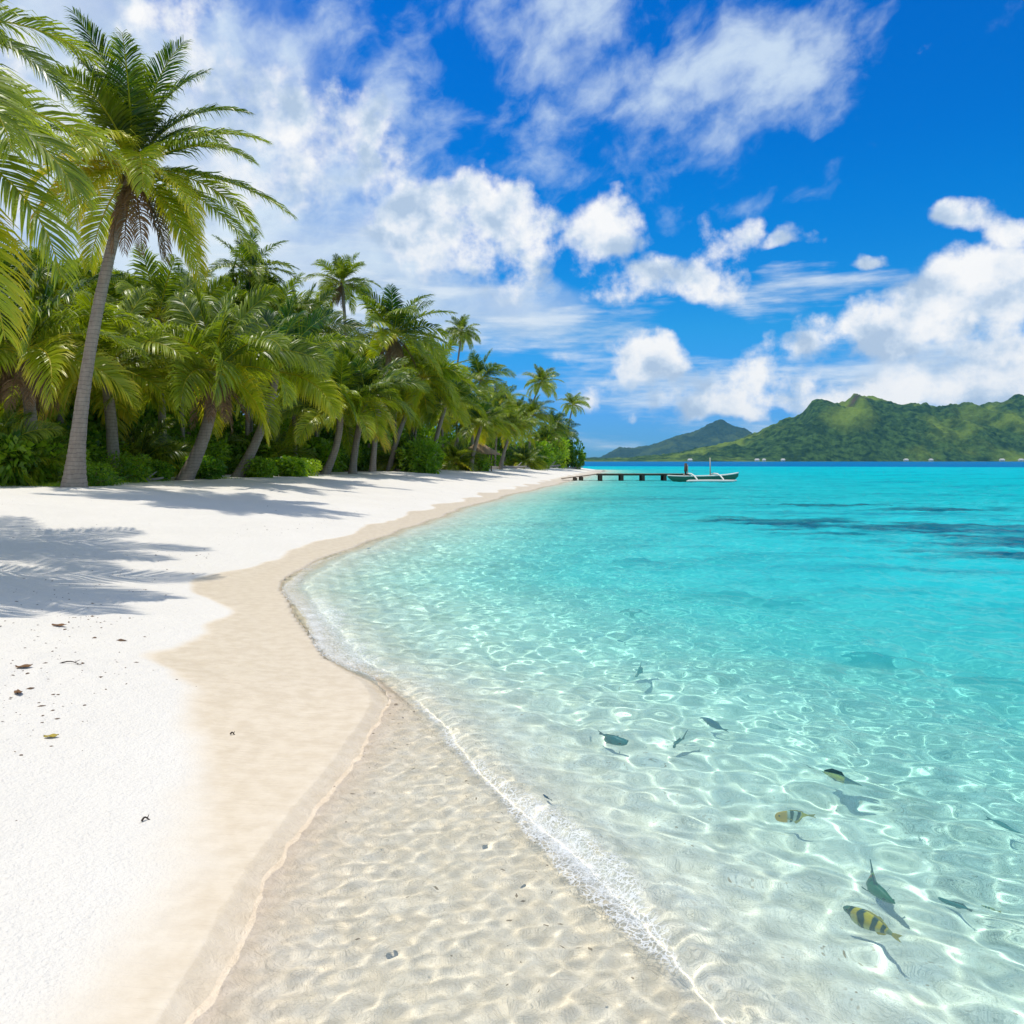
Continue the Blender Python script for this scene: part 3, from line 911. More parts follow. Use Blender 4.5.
def trunk_material():
    m, g = material('palm_trunk')
    co = objcoord(g)
    x, y, z = g.sep(co)
    w = g.node('ShaderNodeTexWave', wave_type='BANDS', bands_direction='Z', wave_profile='SAW')
    g.put(w.inputs['Vector'], co); w.inputs['Scale'].default_value = 2.6; w.inputs['Distortion'].default_value = 3.2; w.inputs['Detail'].default_value = 3.0; w.inputs['Detail Scale'].default_value = 1.4
    n = g.noise(g.mapping(co, scale=(1, 1, 0.35)), 9.0, 5, 0.65); n2 = g.noise(co, 1.2, 3, 0.5)
    c = g.mix(n, (0.15, 0.115, 0.088), (0.46, 0.385, 0.315))
    c = g.mix(g.m('MULTIPLY', g.sm(w.outputs[1], 0.0, 0.25, 1.0, 0.0), 0.55), c, (0.07, 0.05, 0.042))
    c = g.mix(g.m('MULTIPLY', g.sm(n2, 0.55, 0.7), 0.35), c, (0.28, 0.26, 0.21))
    nm = g.bump(g.m('ADD', g.m('MULTIPLY', w.outputs[1], 0.6), n), 0.6, 0.035)
    g.out(g.principled(Base_Color=c, Roughness=0.85, Specular_IOR_Level=0.2, Normal=nm))
    return m
TRUNK = trunk_material()

def frond_arrays(rng, L, e0, bend, az, nl=42, ll=0.95, w=0.05, tone=0.1, roll=0.0, yaw=0.0, dead=False, twist=0.0):
    """one feather leaf: midrib plus two rows of drooping leaflets. Returns verts, quads, tris, tone."""
    ns = 18
    s = np.linspace(0, 1, ns)
    e = e0 - bend * s ** 1.35
    a = az + yaw * s ** 1.5
    T = np.stack([np.cos(e) * np.cos(a), np.cos(e) * np.sin(a), np.sin(e)], -1)
    P = np.concatenate([[np.zeros(3)], np.cumsum((T[1:] + T[:-1]) / 2 * (L / (ns - 1)), 0)])
    side = np.stack([-np.sin(a), np.cos(a), np.zeros(ns)], -1)
    up = np.cross(T, side) * -1
    up = np.cross(side, T) if False else -np.cross(side, T) * -1
    up = np.cross(T, side)
    up = np.where(up[:, 2:3] < 0, -up, up) if abs(math.degrees(e0)) < 88 else up
    rr = (roll + twist * s)[:, None]
    sd = side * np.cos(rr) + up * np.sin(rr)
    upn = up * np.cos(rr) - side * np.sin(rr)
    V, Q, Tq, A = [], [], [], []
    # midrib
    rad = 0.036 * (1 - s) + 0.006
    rib = np.stack([P + sd * rad[:, None], P + upn * rad[:, None] * 0.8, P - sd * rad[:, None], P - upn * rad[:, None] * 0.8], 1)
    nb = 0
    V.append(rib.reshape(-1, 3)); A.append(np.full(ns * 4, min(1, 0.55 + tone * 0.5)))
    for i in range(ns - 1):
        for k in range(4):
            Q.append((i * 4 + k, i * 4 + (k + 1) % 4, (i + 1) * 4 + (k + 1) % 4, (i + 1) * 4 + k))
    nb = ns * 4
    t0 = 0.13
    ss = np.linspace(t0, 0.985, nl)
    for sg in (-1, 1):
        t = np.clip(ss + rng.normal(0, 0.004, nl), 0, 1)
        Pi = np.stack([np.interp(t, s, P[:, k]) for k in range(3)], -1)
        Ti = np.stack([np.interp(t, s, T[:, k]) for k in range(3)], -1)
        Si = np.stack([np.interp(t, s, sd[:, k]) for k in range(3)], -1) * sg
        Ui = np.stack([np.interp(t, s, upn[:, k]) for k in range(3)], -1)
        ln = ll * np.clip(0.45 + (t - t0) / 0.25, 0, 1) * (1 - 0.72 * np.clip(t, 0, 1) ** 3.5) * rng.uniform(0.86, 1.08, nl)
        fw = np.interp(t, [0, 0.5, 1], [0.45, 0.75, 1.7])[:, None]
        vv = rng.normal(0.30, 0.12, nl)[:, None]
        D = Ti * fw + Si + Ui * vv
        D /= np.linalg.norm(D, axis=1, keepdims=True)
        dr = rng.uniform(0.40, 0.95, nl)[:, None] * (1.6 if dead else 1.0)
        g3 = np.array([0, 0, -1.0])
        D1 = D + g3 * dr * 0.45; D1 /= np.linalg.norm(D1, axis=1, keepdims=True)
        D2 = D + g3 * dr * 1.5; D2 /= np.linalg.norm(D2, axis=1, keepdims=True)
        W = Ti - D * (Ti * D).sum(1, keepdims=True)
        W += Ui * rng.normal(0, 0.35, nl)[:, None]
        W /= np.linalg.norm(W, axis=1, keepdims=True) + 1e-9
        l = ln[:, None]
        p0 = Pi; p1 = p0 + D * l * 0.35; p2 = p1 + D1 * l * 0.35; p3 = p2 + D2 * l * 0.34
        ww = w * rng.uniform(0.8, 1.15, nl)[:, None] * np.clip(ln / (ll + 1e-6), 0.35, 1)[:, None]
        blk = np.stack([p0 - W * ww * 0.3, p0 + W * ww * 0.3, p1 - W * ww * 0.5, p1 + W * ww * 0.5, p2 - W * ww * 0.38, p2 + W * ww * 0.38, p3], 1)
        V.append(blk.reshape(-1, 3))
        tn = tone + rng.normal(0, 0.05, nl)
        A.append(np.stack([tn, tn, tn, tn, tn + 0.05 + tone * 0.25, tn + 0.05 + tone * 0.25, tn + 0.22 + tone * 0.40], 1).ravel())
        b = nb + np.arange(nl) * 7
        for i0 in b:
            Q += [(i0, i0 + 1, i0 + 3, i0 + 2), (i0 + 2, i0 + 3, i0 + 5, i0 + 4)]
            Tq.append((i0 + 4, i0 + 5, i0 + 6))
        nb += nl * 7
    return np.concatenate(V), np.array(Q), np.array(Tq), np.concatenate(A)

def crown_fronds(seed, L, n, nl, w, ll, low=-35, wind=0.0, yellow=0.6, top=82):
    rng = np.random.default_rng(seed)
    out = []
    for i in range(n):
        age = (i + 0.5) / n
        az = i * 2.39996 + rng.normal(0, 0.16)
        e0 = math.radians(top + (low - top) * age ** 0.85 + rng.normal(0, 5))
        bend = math.radians(np.interp(age, [0, 0.25, 0.6, 1], [26, 60, 82, 62]) + rng.normal(0, 9))
        bend = min(bend, e0 + math.radians(86))
        l = L * np.interp(age, [0, 0.12, 0.4, 1], [0.72, 0.95, 1.05, 0.95]) * rng.uniform(0.9, 1.08)
        tn = 0.01 + rng.uniform(-0.03, 0.10) + 0.25 * age + (yellow * max(0, age - 0.66) / 0.34) * rng.uniform(0.0, 0.50)
        out.append((rng, l, e0, bend, az, nl, ll, w, tn, rng.normal(0, 0.42), rng.normal(0, 0.32) + wind * math.sin(az), False, rng.normal(0.0, 0.6)))
    return out

def merge(parts):
    V, Q, T, A, b = [], [], [], [], 0
    for v, q, t, a in parts:
        V.append(v); Q.append(q + b); T.append(t + b); A.append(a); b += len(v)
    return np.concatenate(V), np.concatenate(Q), np.concatenate(T), np.concatenate(A)

def crown_mesh(name, *a, **k):
    v, q, t, c = merge([frond_arrays(*f) for f in crown_fronds(*a, **k)])
    o = mesh_np(name, v, q, t, smooth=False, attrs=dict(tone=np.clip(c, 0, 1)), mat=LEAF)
    me = o.data
    bpy.data.objects.remove(o)
    return me

def dead_mesh(seed, L, n):
    rng = np.random.default_rng(seed)
    P = []
    for i in range(n):
        az = rng.uniform(0, 6.28)
        P.append(frond_arrays(rng, L * rng.uniform(0.6, 1.0), math.radians(rng.uniform(-62, -40)), math.radians(rng.uniform(22, 34)), az, 30, 0.55, 0.05, 0.9, 0, 0, True))
    v, q, t, c = merge(P)
    o = mesh_np('dead_fronds', v, q, t, smooth=False, mat=DEAD)
    me = o.data; bpy.data.objects.remove(o)
    return me

def trunk_mesh(base, topv, r0, r1, bow, rings=0.11, seed=0, flare=1.9):
    """curved, ringed trunk in the palm's own coordinates; base on the ground at (0,0,0)"""
    rng = np.random.default_rng(seed)
    d = np.array(topv, float)
    Hh = np.linalg.norm(d)
    n = max(10, int(Hh / rings)); m = 14
    t = np.linspace(0, 1, n)
    bx = np.array(bow, float)
    P = t[:, None] * d[None] + (t * (1 - t))[:, None] * 4 * bx[None] 
    P[:, 2] = -0.25 + (d[2] + 0.25) * t
    r = r0 + (r1 - r0) * t ** 0.8
    r = r * (1 + (flare - 1) * np.exp(-t * Hh / (0.55 if flare < 2 else 0.85)))
    r = r * (1 + 0.035 * (np.arange(n) % 2)) * (1 + rng.normal(0, 0.018, n) + 0.05 * np.sin(t * Hh * 1.7 + seed) * np.exp(-t * 2))
    th = np.linspace(0, 2 * np.pi, m, endpoint=False)
    lump = 1 + 0.05 * np.sin(3 * th + 1) [None] * np.exp(-t * 3)[:, None]
    X = P[:, 0:1] + r[:, None] * lump * np.cos(th); Y = P[:, 1:2] + r[:, None] * lump * np.sin(th); Z = np.repeat(P[:, 2:3], m, 1)
    i = np.arange(n - 1)[:, None] * m; j = np.arange(m)[None]
    q = np.stack([i + j, i + (j + 1) % m, i + m + (j + 1) % m, i + m + j], -1).reshape(-1, 4)
    return np.stack([X, Y, Z], -1).reshape(-1, 3), q

FAR_CROWNS = [crown_mesh('crown', 100 + i, 3.6, 22 + 2 * (i % 3), 54, 0.075, 1.0, low=(-26, -14, -40, -22)[i % 4], wind=0.25, yellow=(0.55, 0.8, 0.35, 0.6)[i % 4]) for i in range(6)]
YOUNG_CROWNS = [crown_mesh('crown', 200 + i, 4.2, 22, 74, 0.07, 1.2, low=-12, wind=0.35, yellow=(0.85, 0.6, 1.0, 0.75)[i % 4], top=84) for i in range(4)]
DEAD_MESH = [dead_mesh(300 + i, 2.3, 6) for i in range(2)]
palm_rng = random.Random(42)

def palm_root(base_px, Y, cpx, cpy, label, name='coconut_palm', group=None, Yc=None):
    bx = (base_px - 512) / F * Y
    z = gh(bx, Y)
    r = empty(name, (bx, Y, z))
    tag(r, label, 'palm tree', group)
    Yc = Yc or Y
    top = ((cpx - 512) / F * Yc - bx, Yc - Y, EYE + (HORIZON - cpy) / F * Yc - z)
    return r, top

def palm(base_px, Y, cpx, cpy, L, label, young=False, group=None, r0=0.16, r1=0.11, dead=0, Yc=None, idx=None, bow=None, flare=1.5):
    r, top = palm_root(base_px, Y, cpx, cpy, label, group=group, Yc=Yc)
    k = palm_rng.randrange(1000) if idx is None else idx
    v, q = trunk_mesh(None, top, r0, r1, bow or (-top[0] * 0.13, palm_rng.uniform(-.2, .2), 0), seed=k, rings=0.13, flare=flare)
    mesh_np('trunk', v, q, mat=TRUNK, parent=r)
    ms = YOUNG_CROWNS if young else FAR_CROWNS
    o = bpy.data.objects.new('crown', ms[k % len(ms)])
    o.location = top
    o.rotation_euler = (palm_rng.uniform(-.12, .12), palm_rng.uniform(-.12, .12), palm_rng.uniform(0, 6.28))
    s = L / (4.2 if young else 3.6)
    o.scale = (s, s, s)
    link(o, r)
    for j in range(dead):
        o = bpy.data.objects.new('dead_fronds', DEAD_MESH[j % 2]); o.location = (top[0], top[1], top[2] - 0.1)
        o.rotation_euler = (0, 0, palm_rng.uniform(0, 6.28)); o.scale = (s, s, s); link(o, r)
    return r

# ---- the tall palm at the front, and the two leaning in from beyond the beach: every frond a part of its own
def great_palm(base_px, Y, cpx, cpy, fronds, label, r0, r1, bow, flare=1.9, dead=(), coconuts=7, Yc=None, seed=1):
    r, top = palm_root(base_px, Y, cpx, cpy, label, Yc=Yc)
    v, q = trunk_mesh(None, top, r0, r1, bow, seed=seed, rings=0.075, flare=flare)
    mesh_np('trunk', v, q, mat=TRUNK, parent=r)
    for f in fronds:
        v, q, t, c = frond_arrays(*f)
        mesh_np('frond', v, q, t, smooth=False, attrs=dict(tone=np.clip(c, 0, 1)), mat=LEAF, parent=r, loc=top)
    for f in dead:
        v, q, t, c = frond_arrays(*f)
        mesh_np('dead_frond', v, q, t, smooth=False, mat=DEAD, parent=r, loc=(top[0], top[1], top[2] - 0.15))
    rng = random.Random(seed)
    for i in range(coconuts):
        a = i * 2.4; b = MB()
        n, mm = 9, 7
        vs = []
        for ii in range(mm):
            ph = math.pi * (ii + 0.001) / (mm - 1 + 0.002)
            for jj in range(n):
                th = 2 * math.pi * jj / n
                vs.append((0.105 * math.sin(ph) * math.cos(th), 0.105 * math.sin(ph) * math.sin(th), 0.15 * math.cos(ph)))
        b.add(vs, [(ii * n + jj, ii * n + (jj + 1) % n, (ii + 1) * n + (jj + 1) % n, (ii + 1) * n + jj) for ii in range(mm - 1) for jj in range(n)])
        b.build('coconut', HUSK, r, smooth=True, loc=(top[0] + 0.30 * math.cos(a), top[1] + 0.30 * math.sin(a), top[2] - 0.26 - 0.14 * rng.random()))
    # brown fibre round the leaf bases
    b = MB(); b.tube([(0, 0, -0.35), (0, 0, -0.1), (0, 0, 0.25), (0, 0, 0.55)], [r1 * 1.15, r1 * 1.7, r1 * 1.3, 0.05], 12)
    b.build('leaf_base', DEAD, r, smooth=True, loc=top)
    return r

def fr(rng, az, e0, bend, L, tone, roll=0.0, yaw=0.0, nl=115, ll=1.0, w=0.050, twist=0.0):
    """az: heading of the frond seen from the beach, 0 = to the right, 90 = away, 270 = towards the eye"""
    return (rng, L, R(e0), R(bend), R(az), nl, ll, w, tone, roll, R(yaw), False, twist)
rg = np.random.default_rng(77)
main = [fr(rg, 250, 82, 52, 3.5, 0.05), fr(rg, 140, 74, 44, 3.7, 0.06), fr(rg, 40, 78, 46, 3.5, 0.04), fr(rg, 290, 68, 60, 3.3, 0.08), fr(rg, 100, 84, 40, 3.3, 0.02), fr(rg, 200, 78, 42, 3.5, 0.05), fr(rg, 330, 76, 50, 3.3, 0.05), fr(rg, 20, 64, 72, 3.4, 0.10, 0.3),
        fr(rg, 170, 66, 48, 3.9, 0.08, -0.4), fr(rg, 60, 58, 66, 3.3, 0.12), fr(rg, 255, 62, 80, 3.0, 0.15, 0.2), fr(rg, 5, 40, 62, 3.4, 0.18, 0.4),
        fr(rg, 345, 24, 62, 3.4, 0.22, 0.2), fr(rg, 10, 4, 42, 3.9, 0.20, 0.35), fr(rg, 350, -18, 40, 4.0, 0.26, 0.2), fr(rg, 325, -8, 66, 3.4, 0.45, -0.2),
        fr(rg, 300, 12, 92, 3.0, 0.36, 0.3), fr(rg, 275, 26, 98, 3.2, 0.40, -0.2), fr(rg, 235, 4, 84, 3.1, 0.6, 0.2), fr(rg, 205, 22, 70, 3.6, 0.25),
        fr(rg, 185, 40, 70, 3.8, 0.15, -0.3), fr(rg, 150, 20, 76, 3.6, 0.22), fr(rg, 120, 36, 72, 3.5, 0.15), fr(rg, 85, 18, 80, 3.5, 0.22), fr(rg, 45, 14, 70, 3.6, 0.22),
        fr(rg, 220, -14, 66, 3.0, 0.8, 0.1), fr(rg, 335, -34, 46, 3.3, 0.36), fr(rg, 70, -20, 60, 3.4, 0.5), fr(rg, 255, -18, 66, 2.7, 0.55), fr(rg, 140, -14, 62, 3.3, 0.5)]
maind = [(rg, 2.9 - 0.1 * k, R(-50 - 3 * k), R(30), R(a), 44, 0.60, 0.048, 0.9, 0.4 * (-1) ** k, 0.0, True) for k, a in enumerate((305, 335, 0, 280, 245))]
main = [(f[0], f[1] * 1.20) + f[2:] for f in main]
great_palm(73, 23.0, 133, 170, main, 'tall coconut palm at the front of the grove with a skirt of dead fronds', 0.182, 0.138, (-0.28, 0, 0), 2.5, maind, 7, seed=4)

near = [fr(rg, 358, 34, 104, 3.9, 0.16, 0.3, nl=120), fr(rg, 338, 40, 112, 4.2, 0.30, 0.35, nl=120, ll=1.0), fr(rg, 350, 14, 92, 4.2, 0.34, 0.3, nl=120, ll=1.0),
        fr(rg, 322, 22, 100, 4.3, 0.42, 0.2, nl=120, ll=1.0), fr(rg, 340, -6, 72, 4.3, 0.52, 0.2, nl=120, ll=1.0), fr(rg, 312, -4, 76, 4.2, 0.60, 0.2, nl=110),
        fr(rg, 40, 50, 90, 4.0, 0.12, nl=90), fr(rg, 110, 46, 80, 4.0, 0.1, nl=80), fr(rg, 200, 30, 90, 4.0, 0.2, nl=80), fr(rg, 260, 40, 96, 4.0, 0.25, nl=80), fr(rg, 130, 78, 46, 3.6, 0.05, nl=80), fr(rg, 250, 72, 50, 3.6, 0.05, nl=80)]
great_palm(-250, 9.8, -186, 158, near, 'nearest coconut palm, its long drooping fronds hanging in beside the tall palm', 0.17, 0.13, (-0.2, 0.1, 0), 1.9, (), 6, seed=8)
upper = [fr(rg, 0, 24, 84, 3.7, 0.12, 0.3, nl=110), fr(rg, 335, 34, 96, 3.8, 0.12, 0.2, nl=110), fr(rg, 350, 2, 66, 3.6, 0.20, 0.3, nl=110), fr(rg, 30, 46, 80, 3.8, 0.12, nl=90), fr(rg, 300, 22, 90, 3.7, 0.2, nl=80)] + \
        [fr(rg, a, e, 80, 3.6, 0.15, nl=70) for a, e in ((60, 20), (110, 50), (150, 20), (190, 40), (230, 15), (260, 50), (200, 76))]
great_palm(-240, 13.0, -140, 55, upper, 'higher coconut palm of which only a few feathery frond tips reach over the tall palm', 0.16, 0.12, (-0.3, 0.1, 0), 1.9, (), 4, seed=12)

# ---- front row, each one recognisable
palm(180, 31.0, 214, 372, 4.6, 'leaning young palm with wide yellow-tipped fronds, first in front row after the tall palm', True, r0=0.27, r1=0.20, idx=0, bow=(0.35, 0, 0), dead=1)
palm(234, 36.0, 276, 372, 4.5, 'leaning young palm right of the yellow-tipped one, its smooth grey trunk bare', True, r0=0.26, r1=0.17, idx=1, bow=(0.3, 0, 0))
palm(322, 45.0, 340, 412, 3.9, 'short palm with bright yellow drooping fronds, left of two standing close together', True, r0=0.24, r1=0.17, idx=2, bow=(0.3, 0, 0))
palm(352, 47.0, 366, 400, 4.0, 'short palm leaning over the sand, right of two standing close together', True, r0=0.22, r1=0.16, idx=3)
palm(352, 60.0, 342, 283, 3.0, 'tallest palm on the skyline, slim with a loose round crown', r0=0.16, r1=0.12, dead=1, idx=4)
palm(372, 54.0, 394, 335, 4.4, 'high palm with upright young fronds and a yellow skirt, right of the skyline palm', r0=0.2, r1=0.14, idx=1, dead=1)
palm(388, 58.0, 424, 378, 4.2, 'palm with long pale bare trunk leaning over the dark round bush', r0=0.2, r1=0.14, idx=2)
palm(448, 95.0, 462, 332, 2.6, 'small slim palm standing alone above the middle of the grove', r0=0.14, r1=0.10, idx=8)
palm(470, 82.0, 481, 380, 3.9, 'dark green palm with a full upright crown below the slim lone palm', r0=0.2, r1=0.14, idx=0)
palm(430, 62.0, 446, 405, 3.9, 'palm with hanging fronds right above the dark round bush', True, r0=0.2, r1=0.15, idx=1)
palm(470, 70.0, 482, 424, 3.7, 'low palm with golden fronds spreading over the little thatched hut', True, r0=0.2, r1=0.15, idx=2)
palm(500, 84.0, 512, 430, 3.6, 'low yellow-green palm right of the thatched hut', True, r0=0.2, r1=0.15, idx=0)
palm(516, 112.0, 541, 383, 3.3, 'high palm with a thin leaning trunk near the far end of the grove', r0=0.16, r1=0.11, idx=4)
palm(563, 130.0, 573, 405, 2.9, 'last palm at the tip of the grove, standing clear against the sky', r0=0.15, r1=0.11, idx=3)
palm(528, 105.0, 533, 415, 3.4, 'low palm below the high leaning one near the end of the grove', True, idx=3)
palm(112, 29.0, 104, 372, 4.2, 'palm with broad arching fronds behind the trunk of the tall palm', True, r0=0.22, r1=0.17, idx=3)
palm(32, 25.0, 22, 352, 4.2, 'palm with ragged brown trunk in deep shade at the picture edge', True, r0=0.2, r1=0.16, idx=1, dead=2)
palm(165, 37.0, 158, 318, 4.0, 'palm rising between the tall palm and the leaning young palm', r0=0.18, r1=0.14, idx=3)
palm(250, 46.0, 251, 272, 2.9, 'palm poking its dark crown out of the grove right of the tall palm', r0=0.16, r1=0.12, idx=2)

# ---- the crowded grove behind
GROUP = 'palms crowded in the grove behind the front row'
GLAB = 'one of the coconut palms crowded behind the front row, mostly hidden by its neighbours'
def skyline(px):
    return np.interp(px, [-120, 0, 100, 200, 240, 290, 330, 400, 440, 480, 540, 580], [240, 255, 262, 285, 282, 300, 345, 345, 362, 385, 405, 425])
pts = [(196, 302, 40), (226, 300, 44), (272, 303, 48), (300, 318, 50), (318, 340, 54), (290, 345, 44), (90, 300, 36), (55, 290, 34), (20, 285, 33), (-30, 280, 30), (130, 310, 40), (60, 340, 30), (-20, 350, 28), (372, 362, 60), (345, 350, 66),
       (410, 355, 66), (440, 368, 74), (455, 390, 76), (500, 395, 96), (520, 408, 104), (552, 420, 122), (562, 428, 126), (498, 410, 88), (420, 395, 64), (395, 385, 58), (310, 380, 50), (250, 335, 42), (180, 345, 38), (545, 432, 116), (462, 408, 78)]
for i, (px, py, Y) in enumerate(pts):
    palm(px + palm_rng.uniform(-14, 6), Y + 2, px, py + 20 * 45 / Y, palm_rng.uniform(3.6, 4.4) * (0.85 if Y > 85 else 1.0), GLAB, young=(i % 3 == 0), group=GROUP, dead=int(i % 4 == 1), r0=0.13, r1=0.10, flare=1.35)
for i in range(15):
    t = (i + palm_rng.uniform(0.1, 0.9)) / 15
    px = -140 + 690 * t
    Y = float(np.interp(px, [-140, 150, 300, 420, 500, 560], [33, 42, 56, 74, 100, 128])) + palm_rng.uniform(2, 9)
    py = float(skyline(px)) + palm_rng.uniform(36, 80) * (45 / Y)
    palm(px + palm_rng.uniform(-12, 12), Y, px, py, palm_rng.uniform(3.5, 4.3), GLAB, young=(i % 4 == 0), group=GROUP, r0=0.13, r1=0.10, flare=1.35)

# ------------------------------------------------------------------ shrubs and undergrowth
def shrub_mesh(seed, n, leaf, lobes, flat=0.85):
    """leaf blades spread through several overlapping lobes; unit size about 1 m radius"""
    rng = np.random.default_rng(seed)
    cs = np.stack([rng.uniform(-0.62, 0.62, lobes), rng.uniform(-0.62, 0.62, lobes), rng.uniform(0.15, 0.75, lobes)], -1)
    rs = rng.uniform(0.30, 0.55, lobes)
    k = rng.integers(0, lobes, n)
    d = rng.normal(0, 1, (n, 3)); d /= np.linalg.norm(d, axis=1, keepdims=True)
    rad = rs[k] * rng.uniform(0.45, 1.12, n) ** 0.6
    P = cs[k] + d * rad[:, None] * np.array([1, 1, flat])
    P[:, 2] = np.abs(P[:, 2]) + 0.02
    D = d + rng.normal(0, 0.55, (n, 3)); D[:, 2] += 0.15; D /= np.linalg.norm(D, axis=1, keepdims=True)
    S = np.cross(D, rng.normal(0, 1, (n, 3))); S /= np.linalg.norm(S, axis=1, keepdims=True)
    l = leaf * rng.uniform(0.6, 1.25, n)[:, None]; w = l * 0.24
    dn = np.array([0, 0, -0.22]) * l
    V = np.stack([P, P + D * l * 0.5 + S * w, P + D * l + dn, P + D * l * 0.5 - S * w], 1).reshape(-1, 3)
    q = np.arange(n)[:, None] * 4 + np.arange(4)[None]
    lobe_t = rng.uniform(0.0, 0.45, lobes)[k] + rng.normal(0, 0.08, n)
    o = mesh_np('foliage', V, q, smooth=False, attrs=dict(tone=np.repeat(np.clip(lobe_t, 0, 1), 4)), mat=SHRUB)
    me = o.data; bpy.data.objects.remove(o)
    b = MB()
    rr = random.Random(seed)
    for i in range(6):
        c = cs[i % lobes]
        b.tube([(0.05 * math.cos(i), 0.05 * math.sin(i), -0.08), (c[0] * 0.5, c[1] * 0.5, c[2] * 0.6), tuple(c)], [0.035, 0.026, 0.012], 5)
    so = b.build('stem', DEAD, smooth=True)
    sm = so.data; bpy.data.objects.remove(so)
    return me, sm
SHRUBS = [shrub_mesh(500 + i, 2600, (0.16, 0.20, 0.13, 0.24)[i % 4], 9 + i) for i in range(4)]
TALLS = [shrub_mesh(600 + i, 4200, 0.11, 16, 1.0) for i in range(3)]
sh_rng = random.Random(9)
def shrub(px, Y, w, h, label, tall=False, group=None, idx=None, name='shrub', cat='shrub'):
    x = (px - 512) / F * Y
    r = empty(name, (x, Y, gh(x, Y)), sh_rng.uniform(0, 6.28))
    tag(r, label, cat, group)
    me, sm = (TALLS if tall else SHRUBS)[sh_rng.randrange(12) % (3 if tall else 4) if idx is None else idx]
    for n, d in (('foliage', me), ('stem', sm)):
        o = bpy.data.objects.new(n, d); o.scale = (w / 2, w / 2, h / 1.15); link(o, r)
    return r
shrub(424, 58.0, 4.6, 2.9, 'dark green rounded bush at the edge of the sand beneath the leaning bare trunk', idx=0)
for px, Y, w, h, lab in ((92, 24.6, 1.6, 0.7, 'low yellow-green bush right behind the foot of the tall palm'),
                         (122, 28.0, 1.9, 1.0, 'lime green bush between the tall palm and the leaning young palm'),
                         (152, 29.8, 1.8, 0.9, 'leafy bush just left of the leaning young palm trunk'),
                         (206, 33.0, 1.9, 1.0, 'bright green bush between the two leaning young palms'),
                         (256, 36.0, 1.9, 1.1, 'bright green bush right of the smooth grey leaning trunk'),
                         (286, 39.5, 2.1, 1.0, 'bushy undergrowth just left of the paired short palms'),
                         (304, 41.5, 1.8, 0.9, 'small bush touching the left of the paired short palms'),
                         (12, 24.0, 2.2, 1.7, 'feathery bush at the foot of the shaded ragged palm'),
                         (52, 25.5, 2.2, 1.4, 'small leafy bush in shade left of the tall palm trunk'),
                         (474, 72.0, 3.0, 1.6, 'bush beside the thatched hut'),
                         (548, 118.0, 6.5, 4.6, 'pale green rounded bush near the end of the grove'),
                         (566, 128.0, 6.0, 5.0, 'pale green bush at the very tip of the grove by the water'),
                         (532, 108.0, 5.0, 3.6, 'mid green bush below the high leaning palm near the end of the grove')):
    shrub(px, Y, w, h, lab)
UG = 'undergrowth shrubs in the shade between the palm trunks'
UL = 'one of the leafy undergrowth shrubs filling the shade between the palm trunks'
for i in range(46):
    t = (i + sh_rng.uniform(0.1, 0.9)) / 46
    px = -110 + 680 * t
    Y = float(np.interp(px, [-110, 60, 150, 300, 420, 500, 560], [24, 27, 34, 49, 66, 92, 126])) + sh_rng.uniform(0.5, 5.0)
    h = sh_rng.uniform(1.3, 2.6)
    shrub(px, Y, h * sh_rng.uniform(1.3, 1.9), h, UL, group=UG)
TG = 'dense small trees behind the palm trunks'
TL = 'one of the dense leafy small trees closing the view behind the palm trunks'
for i in range(34):
    t = (i + sh_rng.uniform(0.2, 0.8)) / 34
    px = -150 + 715 * t
    Y = float(np.interp(px, [-150, 60, 150, 300, 420, 500, 565], [32, 36, 42, 59, 78, 104, 134])) + (i % 2) * 4
    h = sh_rng.uniform(4.6, 6.6) * (0.8 if px > 500 else 1.0)
    shrub(px, Y, h * 1.25, h, TL, tall=True, group=TG, name='small_tree', cat='tree')

# little palms without a trunk yet, fronds straight from the ground
for px, Y, L, lab in ((30, 24.5, 1.5, 'knee-high young palm sprouting just left of the tall palm foot'), (-12, 23.5, 2.4, 'young palm sprouting from the ground at the picture edge'),
                      (140, 33.0, 2.6, 'young palm sprouting behind the bushes left of the leaning young palm'), (268, 44.0, 2.8, 'young palm sprouting behind the second leaning palm'), (402, 60.0, 3.0, 'young palm sprouting left of the dark round bush'),
                      (456, 70.0, 2.8, 'young palm sprouting left of the thatched hut'), (524, 96.0, 3.2, 'young palm sprouting low near the far end of the grove')):
    x = (px - 512) / F * Y
    r = empty('young_palm', (x, Y, gh(x, Y)))
    tag(r, lab, 'palm tree')
    o = bpy.data.objects.new('crown', YOUNG_CROWNS[int(px) % 4]); o.scale = (L / 4.2,) * 3; o.location = (0, 0, 0.55); o.rotation_euler = (0, 0, px); link(o, r)
    b = MB(); b.tube([(0, 0, -0.2), (0, 0, 0.3), (0, 0, 0.62)], [0.16, 0.13, 0.07], 9); b.build('trunk', TRUNK, r, smooth=True)

